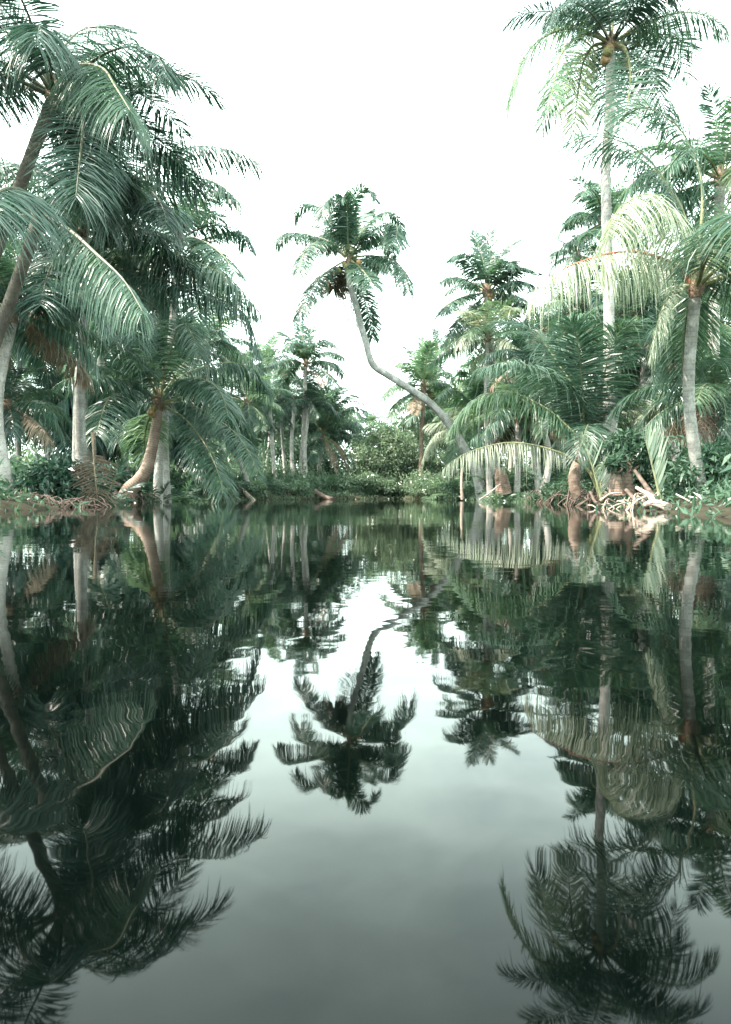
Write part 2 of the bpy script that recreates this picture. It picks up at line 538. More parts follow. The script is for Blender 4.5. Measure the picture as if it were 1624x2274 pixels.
def palm(label, crown, d, foot, trunk=None, radii=(.26, .16, .14, .13), bark='bark', fronds=(), lf=4.5, leaf='leaf_shaded', gen=6, gl=None,
         seed=1, group=None, name='coconut_palm', leafs=('leaf_shaded', 'leaf'), dead=1, n=80, fine=True, ga=(0.0, .9), nut=0, wid=.05, ll=.85,
         sheath=True, gaz=None):
    """crown/trunk/fronds are places on the layout sheet at depth d; foot = (sheet x, depth) of the base on the bank"""
    rng = np.random.default_rng(seed)
    b = np.array([gx(foot[0], foot[1]), foot[1], ground(gx(foot[0], foot[1]), foot[1]) - .08])
    top = at(crown[0], crown[1], d)
    root = empty(name, tuple(b), label, 'palm tree', group)
    pts = [b] + [at(*p) if len(p) == 3 else at(p[0], p[1], d) for p in (trunk or [])] + [top]
    if trunk is None:
        mid = (b + top) / 2 + np.array([rng.normal(0, .25), rng.normal(0, .25), 0])
        pts = [b, mid, top]
    trunk_part(root, b, pts, list(radii), bark)
    if sheath:
        heart(root, tuple(top - b), radii[-1] * 1.15)
    for i, fr in enumerate(fronds):
        p2, op = (fr, {}) if isinstance(fr, list) else fr
        op = dict(op)
        q = np.array([at(x, y, d) for x, y in p2])
        Lp = np.linalg.norm(np.diff(q, axis=0), axis=1).sum()
        sgn = op.pop('toward', None)
        tgt = op.pop('len', lf)
        if sgn is None:
            sgn = -1 if rng.random() < .55 else 1
        dd = math.sqrt(max(0, tgt ** 2 - Lp ** 2)) * .75 * sgn
        dd = op.pop('dd', dd)
        t = np.concatenate([[0], np.cumsum(np.linalg.norm(np.diff(q, axis=0), axis=1))]); t /= t[-1]
        sp = np.array([at(x, y, d + dd * tt) for (x, y), tt in zip(p2, t)])
        a = Acc()
        lm = op.pop('leaf', leaf); rm = op.pop('rib', 'rachis_dark' if lm == 'leaf_shaded' else 'rachis')
        args = dict(n=n, L=ll * rng.uniform(.9, 1.08), wid=wid, seed=seed * 50 + i, fold=fine)
        args.update(op)
        if 'vee' not in op:
            args['vee'] = float(np.clip(15 - 105 * (args.get('droop', .55) - .35), -55, 20))
        if args.get('droop', .55) >= .6 and 'al0' not in op:
            args['al0'] = 34
        add_frond(a, sp - b, **args)
        a.build('frond', [M[lm], M[rm]], root)
    if gen:
        gen_crown(root, tuple(top - b), gl or lf, gen, seed, leafs, dead, *ga, fine=fine and d < 20, az=gaz)
    if nut:
        nuts(root, top - b + np.array([0, 0, -radii[-1] * 2.2]), nut, .22, .13, seed, ('nut', 'nut_green'))
    return root


# ------------------------------------------------------------------ the ground and the river
LB = np.array([(-30, -5.4), (5, -5.5), (9, -5.8), (13, -6.15), (17, -7.0), (21, -8.3), (25, -8.3), (29, -7.6), (33, -5.8), (36, -3.4), (38.5, -.6), (39.6, 1.6), (40, 2.0)])
RB = np.array([(-30, 4.6), (5, 4.35), (8.5, 4.15), (10.5, 4.5), (13, 5.2), (18, 6.5), (23, 7.2), (28, 6.3), (33, 5.3), (36, 4.5), (38.5, 3.2), (40, 2.0)])


def bank(x, y):
    """metres inland of the waterline (negative over the river)"""
    x = np.asarray(x, float); y = np.asarray(y, float)
    w = .22 * np.sin(y * 1.7) + .12 * np.sin(y * 4.1 + 1)
    l = np.interp(y, LB[:, 0], LB[:, 1]) + w
    r = np.interp(y, RB[:, 0], RB[:, 1]) + .2 * np.sin(y * 1.3 + 2) + .1 * np.sin(y * 3.7)
    s = np.maximum(l - x, x - r)
    return np.where(y > 40, np.maximum(s, (y - 40) * .9), s)


def ground(x, y):
    s = bank(x, y)
    x = np.asarray(x, float); y = np.asarray(y, float)
    h = np.where(s < 0, np.maximum(-1.2, s * .9), .30 * (1 - np.exp(-np.maximum(s, 0) * 1.4)) + .012 * np.clip(s, 0, 20))
    h = h + np.where(s > .2, .07 * np.sin(x * 2.1 + y * .7) * np.sin(y * 1.6 - x * .4), 0)
    r = h - .03
    return float(r) if r.ndim == 0 else r


ax = np.concatenate([np.linspace(-400, -34, 16), np.arange(-32, 32.1, .3), np.linspace(34, 400, 16)])
ay = np.concatenate([np.linspace(-60, -9, 8), np.arange(-8, 60, .3), np.linspace(61, 900, 26)])
gxx, gyy = np.meshgrid(ax, ay)
gz = ground(gxx, gyy)
nx, ny = len(ax), len(ay)
ii = (np.arange(ny - 1)[:, None] * nx + np.arange(nx - 1)[None])
a = Acc()
a.add(np.stack([gxx, gyy, gz], -1).reshape(-1, 3), np.stack([ii, ii + 1, ii + nx + 1, ii + nx], -1).reshape(-1, 4))
soil = plain_mat('bank_soil', (.018, .018, .012), (.048, .042, .030), 1.7, .95, .1, .8)
tag(a.build('ground', [soil], smooth=True), kind='structure')

wm, wt, wo = mat('river_water')
wp = nd(wt, 'ShaderNodeBsdfPrincipled')
wp.inputs['Base Color'].default_value = (.0005, .0012, .0010, 1)
wp.inputs['Roughness'].default_value = .022
wp.inputs['IOR'].default_value = 1.33
wp.inputs['Specular IOR Level'].default_value = .5
wtc = nd(wt, 'ShaderNodeTexCoord')


def wave(scale, sx, sy, det, amp, rot=0.0):
    mp = nd(wt, 'ShaderNodeMapping')
    mp.inputs['Scale'].default_value = (sx, sy, 1)
    mp.inputs['Rotation'].default_value = (0, 0, rot)
    wt.links.new(wtc.outputs['Object'], mp.inputs['Vector'])
    n = nd(wt, 'ShaderNodeTexNoise', i_Scale=scale, i_Detail=det, i_Roughness=.45)
    wt.links.new(mp.outputs[0], n.inputs['Vector'])
    k = nd(wt, 'ShaderNodeMath', operation='MULTIPLY'); k.inputs[1].default_value = amp
    wt.links.new(n.outputs['Fac'], k.inputs[0])
    return k


w1 = wave(1.0, .5, .7, 1.0, .0032, .2)
w2 = wave(4.2, .8, 1.2, 2.0, .00068, -.3)
w3 = wave(15., .8, 1.2, 1.0, .00022, .5)
s1 = nd(wt, 'ShaderNodeMath', operation='ADD'); s2 = nd(wt, 'ShaderNodeMath', operation='ADD')
wt.links.new(w1.outputs[0], s1.inputs[0]); wt.links.new(w2.outputs[0], s1.inputs[1])
wt.links.new(s1.outputs[0], s2.inputs[0]); wt.links.new(w3.outputs[0], s2.inputs[1])
wb = nd(wt, 'ShaderNodeBump'); wb.inputs['Strength'].default_value = 1.0; wb.inputs['Distance'].default_value = 1.0
# breeze comes in patches: the ripples are stronger in some areas than in others
pn = nd(wt, 'ShaderNodeTexNoise', i_Scale=.22, i_Detail=2.0)
wt.links.new(wtc.outputs['Object'], pn.inputs['Vector'])
pm = nd(wt, 'ShaderNodeMapRange'); pm.inputs['From Min'].default_value = .35; pm.inputs['From Max'].default_value = .65
pm.inputs['To Min'].default_value = .6; pm.inputs['To Max'].default_value = 1.8
wt.links.new(pn.outputs['Fac'], pm.inputs['Value'])
s3 = nd(wt, 'ShaderNodeMath', operation='MULTIPLY')
wt.links.new(s2.outputs[0], s3.inputs[0]); wt.links.new(pm.outputs[0], s3.inputs[1])
wt.links.new(s3.outputs[0], wb.inputs['Height']); wt.links.new(wb.outputs[0], wp.inputs['Normal'])
wt.links.new(wp.outputs[0], wo.inputs[0])
a = Acc()
a.add([(-60, -60, 0), (60, -60, 0), (60, 60, 0), (-60, 60, 0)], [(0, 1, 2, 3)])
tag(a.build('water', [wm]), kind='structure')


# ------------------------------------------------------------------ broad-leaved plants
def leaves(acc, P, size, rng, hang=.5, out=None, m=0, aspect=.42):
    """one folded pointed leaf at every point of P"""
    k = len(P)
    d = rng.normal(size=(k, 3))
    if out is not None:
        d = d * .7 + out
    d = nrm(d); d[:, 2] -= hang * rng.uniform(.2, 1.2, k); d = nrm(d)
    w = nrm(np.cross(d, rng.normal(size=(k, 3)) * .6 + np.array([0, 0, 1.])))
    n = np.cross(w, d)
    s = size * rng.uniform(.55, 1.25, k)[:, None]
    a_ = s * aspect / 2
    mid = P + d * s * .45 - n * s * .04
    tip = P + d * s - n * s * .14
    v = np.stack([P, mid + w * a_ + n * a_ * .5, tip, mid - w * a_ + n * a_ * .5], 1).reshape(-1, 3)
    b = (np.arange(k) * 4)[:, None]
    acc.add(v, np.concatenate([b + [0, 1, 2], b + [0, 2, 3]]), m)


def shrub(label, c, size, nl, leaf=.16, m='shrub', seed=0, name='shrub', clumps=9, group=None, hang=.5, cat='shrub', aspect=.42, stems=5):
    """c = centre of the foot on the ground, size = (rx, ry, height)"""
    rng = np.random.default_rng(seed)
    c = np.asarray(c, float)
    root = empty(name, tuple(c), label, cat, group)
    cl = []
    for i in range(clumps):
        an = rng.uniform(0, 6.28); rr_ = math.sqrt(rng.random()) * .8
        z = size[2] * (.2 + .72 * rng.random() * (1 - .45 * rr_))
        cl.append((np.array([math.cos(an) * rr_ * size[0], math.sin(an) * rr_ * size[1], z]), rng.uniform(.24, .46) * min(size[0], size[2] * .8)))
    a = Acc()
    for (p, r) in cl:
        k = int(nl / clumps * rng.uniform(.6, 1.4))
        o = nrm(rng.normal(size=(k, 3)))
        q = p + o * r * (rng.uniform(.35, 1.1, (k, 1))) * np.array([1.25, 1.25, .85])
        q[:, 2] = np.maximum(q[:, 2], .05)
        leaves(a, q, leaf, rng, hang, o * .8, aspect=aspect)
    a.build('foliage', [M[m]], root)
    b = Acc()
    for (p, r) in cl[:stems]:
        q0 = np.array([rng.normal(0, .08), rng.normal(0, .08), -.05])
        tube(b, [q0, (q0 + p) / 2 + rng.normal(0, .06, 3), p], [.03, .02, .01], sides=6, n=10)
    b.build('stems', [M['stem']], root, True)
    return root


def onbank(x, d):
    X = gx(x, d)
    return (X, d, ground(X, d))


def young_palm(label, x, d, n, L, seed, leaf='leaf_fresh', group=None, name='young_palm', e=(80, 20), azr=None, nl=40, wid=.05, ll=.28, cat='young palm'):
    """stemless young palm: fronds straight from the ground"""
    rng = np.random.default_rng(seed)
    root = empty(name, onbank(x, d), label, cat, group)
    for i in range(n):
        q = (i + .5) / n
        sp = arc_spine(L * rng.uniform(.75, 1.1), R(e[0] + (e[1] - e[0]) * q), R(25 + 60 * q) * rng.uniform(.7, 1.2), side=rng.normal(0, .05))
        a = Acc()
        add_frond(a, sp, n=nl, L=L * ll, wid=wid, droop=.2 + .3 * q, seed=seed * 20 + i, rr=.014, b0=(0, 1, 0), vee=18, start=.25)
        o = a.build('frond', [M[leaf], M['rachis']], root)
        o.rotation_euler = (0, 0, (i * 2.4 + rng.normal(0, .25)) if azr is None else rng.uniform(*azr))
    return root


exec_order = []
# ================================================================== the palms that can be told apart
# the tall palm bending over the river
K = [z3(755, 950), z3(800, 1100), z3(840, 1270), z3(890, 1440), z3(920, 1560), z3(960, 1632), z3(1050, 1690), z3(1150, 1752), z3(1270, 1830),
     (948, 889), (975, 914), (994, 937), (1015, 967), (1035, 1002), (1054, 1036)]
kd = np.linspace(28.0, 30.0, len(K))
palm('tall palm with a sharply kinked trunk bending out over the river', z3(752, 790), 28, (1076, 30.2),
     trunk=[(x, y, dd) for (x, y), dd in list(zip(K, kd))[::-1]],
     radii=[.33, .24, .205, .185, .17, .16, .155, .15, .14, .13, .12, .115], bark='bark', lf=4.3, n=210, ll=1.0, wid=.043, fine=False, seed=3,
     leaf='leaf', nut=9, dead=0, gen=2, gl=2.4, ga=(.05, .35), leafs=('leaf', 'leaf_shaded'),
     fronds=[
         ([z3(748, 740), z3(750, 520), z3(775, 340), z3(850, 215), z3(920, 220), z3(968, 295)], dict(vee=25, droop=.35, L=.8)),
         ([z3(742, 740), z3(705, 480), z3(660, 320), z3(600, 275), z3(550, 330), z3(535, 430)], dict(toward=-1)),
         ([z3(735, 730), z3(640, 520), z3(540, 370), z3(430, 320), z3(350, 360), z3(310, 430)], dict(toward=1)),
         ([z3(730, 740), z3(640, 650), z3(500, 585), z3(300, 548), z3(210, 580), z3(150, 650)], dict(toward=1, droop=.75)),
         ([z3(725, 750), z3(610, 655), z3(490, 628), z3(410, 680), z3(365, 770), z3(338, 880)], dict(toward=-1, droop=.6)),
         ([z3(715, 780), z3(610, 840), z3(500, 935), z3(420, 1060), z3(380, 1150), z3(360, 1230)], dict(toward=-1, droop=.5)),
         ([z3(765, 730), z3(860, 540), z3(970, 420), z3(1070, 385), z3(1150, 450), z3(1190, 580)], dict(toward=1)),
         ([z3(770, 730), z3(900, 580), z3(1040, 490), z3(1130, 490), z3(1140, 560), z3(1110, 660)], dict(toward=-1, droop=.6)),
         ([z3(770, 740), z3(930, 620), z3(1030, 590), z3(1090, 660), z3(1100, 770)], dict(toward=1)),
         ([z3(775, 750), z3(920, 735), z3(1080, 755), z3(1180, 830), z3(1220, 930), z3(1240, 1040)], dict(toward=-1, droop=.7)),
         ([z3(765, 770), z3(840, 830), z3(900, 900), z3(960, 985)], dict(toward=-1, droop=.5)),
         ([z3(765, 790), z3(820, 930), z3(880, 1100), z3(920, 1260), z3(942, 1410)], dict(toward=1, droop=.45)),
         ([z3(750, 800), z3(762, 980), z3(770, 1130), z3(775, 1295)], dict(toward=1, droop=.3, n=44, wid=.035)),
         ([z3(738, 790), z3(670, 880), z3(625, 1010)], dict(leaf='leaf_dry', rib='rachis_dry', len=2.2)),
         ([z3(748, 730), z3(742, 520), z3(735, 360), z3(712, 260), z3(690, 290)], dict(vee=25, droop=.3, len=3.8, toward=-1, L=.75)),
         ([z3(740, 740), z3(690, 620), z3(610, 560), z3(520, 600)], dict(toward=1)),
         ([z3(775, 760), z3(860, 770), z3(950, 810), z3(1000, 850)], dict(toward=1, len=3)),
         ([z3(758, 730), z3(800, 560), z3(860, 430), z3(930, 370), z3(970, 420)], dict(toward=1, droop=.45, L=.8)),
     ])

# the reddish leaning palm on the left bank
palm('palm with a curved reddish brown trunk leaning at the left waterline', z2(692, 745), 21.5, (272, 21.5),
     trunk=[(287, 1090), (310, 1066), (326, 1040), (337, 1000), (346, 950), (351, 915)],
     radii=[.33, .27, .225, .20, .18, .165, .15, .14], bark='bark_brown', lf=4.9, n=110, ll=1.15, wid=.05, seed=5, leaf='leaf', dead=0, gen=5, gl=3.6,
     ga=(.1, .6), nut=4, fronds=[
         ([z2(700, 700), z2(722, 480), z2(745, 330), z2(800, 170), z2(870, 60)], dict(vee=20, droop=.35, toward=1)),
         ([z2(680, 690), z2(570, 460), z2(410, 300), z2(250, 200), z2(130, 190), z2(30, 260)], dict(droop=.6, toward=-1)),
         ([z2(680, 690), z2(610, 450), z2(510, 260), z2(380, 120), z2(280, 90)], dict(droop=.4, toward=1)),
         ([z2(670, 710), z2(500, 590), z2(280, 535), z2(60, 520), z2(-60, 560)], dict(droop=.7, toward=-1)),
         ([z2(670, 720), z2(570, 645), z2(420, 640), z2(290, 710), z2(230, 860), z2(190, 1010)], dict(droop=.6, toward=-1)),
         ([z2(715, 710), z2(850, 545), z2(1020, 465), z2(1250, 418), z2(1450, 470), z2(1600, 650)], dict(droop=.75, toward=1)),
         ([z2(715, 720), z2(850, 580), z2(1000, 540), z2(1140, 600), z2(1220, 720), z2(1250, 860)], dict(droop=.7, toward=-1)),
         ([z2(720, 755), z2(900, 742), z2(1100, 835), z2(1300, 980), z2(1420, 1140), z2(1485, 1290)], dict(droop=.6, toward=-1)),
         ([z2(720, 770), z2(850, 830), z2(960, 930), z2(1080, 1100), z2(1170, 1300), z2(1215, 1490)], dict(droop=.5, toward=-1)),
         ([z2(675, 770), z2(610, 880), z2(580, 1000), z2(575, 1180)], dict(droop=.5, toward=1, leaf='leaf_fresh')),
         ([z2(705, 690), z2(770, 400), z2(860, 100), z2(960, 190), z2(1030, 380)], dict(droop=.5, toward=-1)),
         ([z2(720, 740), z2(1000, 690), z2(1280, 820), z2(1400, 950), z2(1440, 1080)], dict(droop=.6, toward=1)),
         ([z2(690, 690), z2(640, 400), z2(650, 180), z2(720, 40)], dict(droop=.3, toward=1)),
         ([z2(710, 700), z2(900, 420), z2(1100, 250), z2(1300, 290)], dict(droop=.5, toward=1)),
     ])

# left group, nearest first
palm('near dark palm at the upper left, crown filling the corner', (120, 215), 11, (-95, 11.5), trunk=[(-50, 700, 11.2), (50, 400, 11)],
     radii=[.15, .12, .10, .10], bark='bark_dark', lf=3.7, n=130, ll=.95, wid=.024, seed=8, gen=15, gl=3.3, ga=(.1, .8), dead=0, leafs=('leaf_shaded',),
     fronds=[
         ([(120, 215), (190, 235), (253, 240), (294, 209), (341, 182), (408, 178)], dict(droop=.35, vee=10, toward=1)),
         ([(120, 215), (170, 260), (245, 268), (300, 283), (335, 310), (354, 346)], dict(droop=.5, toward=1)),
         ([(120, 210), (165, 150), (225, 150), (258, 195), (292, 250)], dict(droop=.9, toward=-1, leaf='leaf')),
         ([(120, 215), (162, 215), (184, 267), (178, 350), (168, 445)], dict(droop=.5, toward=-1)),
         ([(120, 215), (170, 280), (215, 330), (260, 400)], dict(droop=.5, toward=1)),
         ([(120, 210), (140, 110), (200, 60), (290, 70)], dict(droop=.5, toward=1)),
         ([(120, 215), (150, 300), (175, 400), (190, 480)], dict(droop=.4, toward=1)),
         ([(120, 215), (160, 195), (215, 210), (262, 290)], dict(droop=.8, toward=1)),
     ])
palm('tall left palm whose two long fronds reach out to the sky', (185, 510), 16, (184, 17), trunk=[(180, 1000, 17), (178, 850, 16.8), (188, 705, 16.4)],
     radii=[.15, .12, .11, .10], bark='bark_mottled', lf=4.7, n=130, ll=1.0, wid=.045, seed=9, gen=12, gl=4.0, ga=(.1, .62), dead=0, leafs=('leaf_shaded', 'leaf'),
     fronds=[
         ([(185, 510), (235, 450), (295, 395), (350, 350), (440, 325), (515, 335), (580, 362)], dict(droop=.75, toward=1)),
         ([(185, 510), (250, 455), (345, 413), (437, 396), (490, 411), (534, 450)], dict(droop=.7, toward=-1, leaf='leaf')),
         ([(185, 510), (228, 462), (281, 423), (335, 424), (362, 462), (370, 505)], dict(droop=.75, toward=-1)),
         ([(185, 510), (195, 440), (235, 405), (300, 392)], dict(droop=.5, toward=-1, leaf='leaf')),
         ([(185, 510), (165, 455), (130, 440), (80, 475)], dict(droop=.6, toward=-1)),
         ([(185, 510), (250, 490), (320, 500), (360, 560), (380, 610)], dict(droop=.7, toward=1)),
         ([(185, 510), (150, 530), (110, 600), (90, 680)], dict(droop=.6, toward=-1)),
     ])
palm('palm behind the left group with short arched fronds against the sky', (398, 532), 23, (350, 24), trunk=[(353, 1040, 24), (364, 910, 23.8), (382, 740, 23.4)],
     radii=[.19, .14, .125, .11], bark='bark_pale', lf=4.2, n=120, ll=1.0, wid=.055, fine=False, seed=11, gen=11, gl=3.6, ga=(0, .7), dead=0, leaf='leaf', leafs=('leaf', 'leaf_shaded'),
     fronds=[
         ([(398, 530), (350, 520), (300, 525), (240, 565)], dict(toward=-1)),
         ([(398, 530), (440, 530), (490, 562), (528, 612)], dict(toward=-1, droop=.6)),
         ([(398, 530), (440, 533), (500, 518), (530, 522), (545, 545)], dict(toward=1)),
         ([(398, 525), (415, 480), (448, 470), (475, 518)], dict(toward=1, leaf='leaf_fresh')),
         ([(398, 525), (390, 470), (420, 440), (455, 450)], dict(toward=1, leaf='leaf_fresh')),
         ([(398, 535), (440, 560), (500, 620), (530, 680)], dict(toward=1, droop=.6)),
         ([(398, 540), (420, 600), (440, 680), (430, 740)], dict(toward=-1, droop=.4)),
     ])
palm('left palm with a long silvery frond sagging over the leaning palm', (205, 592), 18.5, (170, 19), trunk=[(171, 1000, 19), (174, 850, 19), (188, 700, 18.8)],
     radii=[.14, .115, .10, .09], bark='bark_mottled', lf=5.2, n=130, ll=1.0, wid=.044, seed=13, gen=8, gl=3.6, ga=(.1, .55), dead=0, leafs=('leaf_shaded', 'leaf'),
     fronds=[
         ([(205, 590), (250, 574), (355, 569), (452, 588), (525, 632), (580, 695)], dict(droop=.95, toward=-1, leaf='leaf')),
         ([(205, 590), (300, 605), (420, 640), (500, 670), (550, 705), (578, 795)], dict(droop=.7, toward=1)),
         ([(205, 590), (255, 640), (285, 690), (300, 760)], dict(droop=.5, toward=-1)),
         ([(205, 590), (280, 560), (340, 600), (380, 680)], dict(droop=.7, toward=1)),
         ([(205, 590), (230, 520), (290, 500), (340, 530)], dict(droop=.5, toward=1)),
     ])
palm('near left palm with broad pale ribbed leaflets hanging in a curtain', (88, 478), 9.2, (-130, 9.4), trunk=[(-60, 900, 9.3), (40, 620, 9.2)],
     radii=[.12, .09, .08, .08], bark='bark_dark', lf=3.2, n=100, ll=.95, wid=.028, seed=15, gen=3, gl=1.9, ga=(.1, .9), dead=0, leafs=('leaf_shaded',), gaz=(1.8, 4.6),
     fronds=[
         ([(88, 478), (120, 490), (162, 517), (212, 562), (275, 622), (322, 700)], dict(droop=1.5, toward=-1, leaf='leaf', rib='rachis_dark', wid=.032, n=100, L=.6, al0=55, spread=.4, prof=[.6, .9, 1, .9, .6, .3])),
         ([(88, 478), (60, 430), (10, 420), (-50, 470)], dict(droop=.7, toward=-1)),
     ])

# palms of the far bank, left of the gap
def far_palm(label, crown, base, d, r, seed, n=20, leafs=('leaf',), bark='bark_pale', dead=2, rad=(.17, .125, .115, .105), a1=.92, nut=0, group=None, gz=False):
    L = r * 1.3 / F * d; n = int(n * 1.25)
    return palm(label, crown, d, (base, d), None, rad, bark, (), L, 'leaf', n, L, seed, group, 'coconut_palm', leafs, dead, 50, False, (0, a1), nut)



def hero_far(label, crown, d, foot, trunk, seed, fl, leaf, leafs, radii, lf, bark='bark_pale', gen=5, gl=2.2, ll=.95, nut=0, wid=.052):
    fr = []
    for f in fl:
        op = f[-1] if isinstance(f[-1], dict) else {}
        fr.append(([zc(*crown)] + [zc(*p) for p in f if not isinstance(p, dict)], op))
    return palm(label, zc(*crown), d, foot, [zc(*p) for p in trunk][::-1], radii, bark, fr, lf, leaf, gen, gl, seed, None, 'coconut_palm', leafs, 0, 150, False, (.1, .7), nut, wid, ll)


DRY = dict(leaf='leaf_dry', rib='rachis_dry', droop=.4, L=.5, miss=.35, ragged=.4)
hero_far('tall far palm with a straight white trunk left of the gap', (490, 228), 42, (671, 42), [(488, 310), (483, 500), (475, 700), (466, 850)], 21, [
    ((480, 120), (468, 40), (440, -65), dict(droop=.2)), ((500, 110), (518, 30), (545, -25), dict(droop=.2)), ((430, 120), (380, 50), (328, 22), dict(droop=.4)),
    ((400, 196), (320, 205), (235, 245), dict(droop=.6)), ((420, 240), (350, 330), (300, 455), dict(droop=.5)), ((560, 110), (620, 70), (682, 115), dict(droop=.5)),
    ((580, 160), (660, 150), (742, 192), dict(droop=.6)), ((600, 208), (680, 230), (738, 302), dict(droop=.6)), ((580, 262), (640, 300), (692, 362), dict(droop=.5)),
    ((515, 310), (538, 400), (546, 492), dict(droop=.4)), ((455, 120), (400, 90), (360, 130), dict(droop=.5)), ((580, 300), (600, 370), DRY)],
    'leaf', ('leaf', 'leaf_fresh'), (.24, .165, .145, .135, .13, .125), 3.6, nut=4, gl=2.3)
hero_far('short far palm with spread dark fronds beside the leafy tree', (597, 690), 44.5, (704, 44.5), [(588, 770), (580, 900)], 22, [
    ((600, 560), (612, 440), (645, 350), dict(droop=.25)), ((650, 540), (700, 430), (750, 400), dict(droop=.4)), ((680, 540), (760, 440), (818, 432), dict(droop=.5)),
    ((700, 560), (790, 502), (872, 525), dict(droop=.6)), ((720, 622), (810, 600), (875, 655), dict(droop=.6)), ((720, 690), (830, 682), (912, 722), dict(droop=.7)),
    ((545, 560), (520, 470), (540, 375), dict(droop=.3)), ((500, 590), (420, 555), (338, 545), dict(droop=.6)), ((500, 642), (430, 642), (368, 705), dict(droop=.6)),
    ((680, 740), (740, 820), (764, 915), DRY), ((650, 790), (682, 870), (695, 930), DRY), ((540, 770), (508, 860), dict(droop=.5)), ((560, 540), (580, 430), (600, 380), dict(droop=.25))],
    'leaf', ('leaf', 'leaf_fresh'), (.2, .15, .14, .13), 3.9, gl=2.5)
hero_far('far palm with drooping grey fronds and a thin trunk', (285, 490), 44.5, (636, 44.5), [(325, 565), (338, 700), (350, 850)], 23, [
    ((272, 400), (266, 330), (285, 280), dict(droop=.25)), ((210, 370), (130, 312), dict(droop=.4)), ((330, 400), (380, 320), (432, 250), dict(droop=.4)),
    ((180, 440), (85, 475), dict(droop=.6)), ((205, 492), (150, 570), dict(droop=.5)), ((272, 600), (250, 700), dict(droop=.3)), ((340, 470), (400, 465), (465, 492), dict(droop=.6)),
    ((330, 560), (382, 620), dict(droop=.5)), ((240, 570), (200, 660), dict(droop=.4))],
    'leaf', ('leaf_fresh', 'leaf'), (.17, .12, .11, .105, .10), 3.6, gl=2.4)
hero_far('far palm right of the gap with a reddish trunk and dry skirt', (1258, 372), 41, (936, 41), [(1256, 450), (1250, 600), (1242, 720)], 28, [
    ((1262, 250), (1266, 150), (1238, 62), dict(droop=.2)), ((1215, 250), (1180, 155), (1128, 112), dict(droop=.35)), ((1190, 285), (1130, 220), (1082, 245), dict(droop=.5)),
    ((1290, 250), (1330, 170), (1390, 130), dict(droop=.3)), ((1150, 358), (1060, 368), (982, 455), dict(droop=.6)), ((1160, 425), (1085, 480), (1038, 575), dict(droop=.5)),
    ((1340, 300), (1400, 282), (1455, 335), dict(droop=.5)), ((1340, 370), (1420, 400), (1470, 470), dict(droop=.5)), ((1200, 450), (1172, 550), DRY), ((1310, 440), (1336, 540), DRY),
    ((1225, 470), (1205, 560), DRY), ((1270, 240), (1290, 150), (1310, 90), dict(droop=.2))],
    'leaf_fresh', ('leaf_fresh', 'leaf'), (.2, .15, .14, .13, .125), 3.7, 'bark_brown', gl=2.3)
hero_far('sunlit yellow green palm behind the bent trunk', (1610, 560), 33, (1075, 34), [(1612, 800)], 30, [
    ((1510, 440), (1430, 385), (1345, 450), dict(droop=.6)), ((1530, 600), (1430, 648), (1330, 690), (1255, 840), dict(droop=.6, leaf='leaf_pale')),
    ((1540, 522), (1450, 520), (1360, 570), dict(droop=.5)), ((1600, 420), (1560, 310), (1500, 270), dict(droop=.4)), ((1680, 470), (1760, 420), (1840, 450), dict(droop=.5, leaf='leaf_pale')),
    ((1540, 640), (1470, 760), (1440, 860), dict(droop=.5)), ((1680, 600), (1760, 640), (1800, 740), dict(droop=.6)), ((1640, 430), (1680, 330), (1730, 300), dict(droop=.3)),
    ((1480, 560), (1390, 600), (1290, 620), dict(droop=.7, leaf='leaf_pale'))],
    'leaf_fresh', ('leaf_fresh', 'leaf_pale'), (.2, .16, .15), 3.6, gl=2.5, ll=.95)
far_palm('bright green palm crown peeping over the left thicket', (596, 812), 585, 52, 80, 24, 18, ('leaf_fresh', 'leaf'))
far_palm('fresh green palm crown above the leaning brown palm', (462, 765), 450, 38, 120, 25, 15, ('leaf_fresh', 'leaf'), dead=0)
far_palm('shaded palm between the leaning brown palm and the far bank', (548, 895), 560, 36, 82, 26, 13, ('leaf_fresh', 'leaf'), dead=0)
far_palm('tiny distant palm crown alone in the gap of sky', (822, 940), 822, 85, 40, 27, 15, ('leaf_fresh', 'leaf'), dead=0, a1=.6)
# right of the gap
far_palm('small distant palm top above the right thicket', (970, 768), 968, 62, 42, 29, 14, ('leaf_fresh', 'leaf'))
far_palm('pale fan of fresh fronds under the star shaped palm', (1082, 752), 1092, 28.8, 100, 31, 16, ('leaf_fresh', 'leaf_pale'), dead=0)

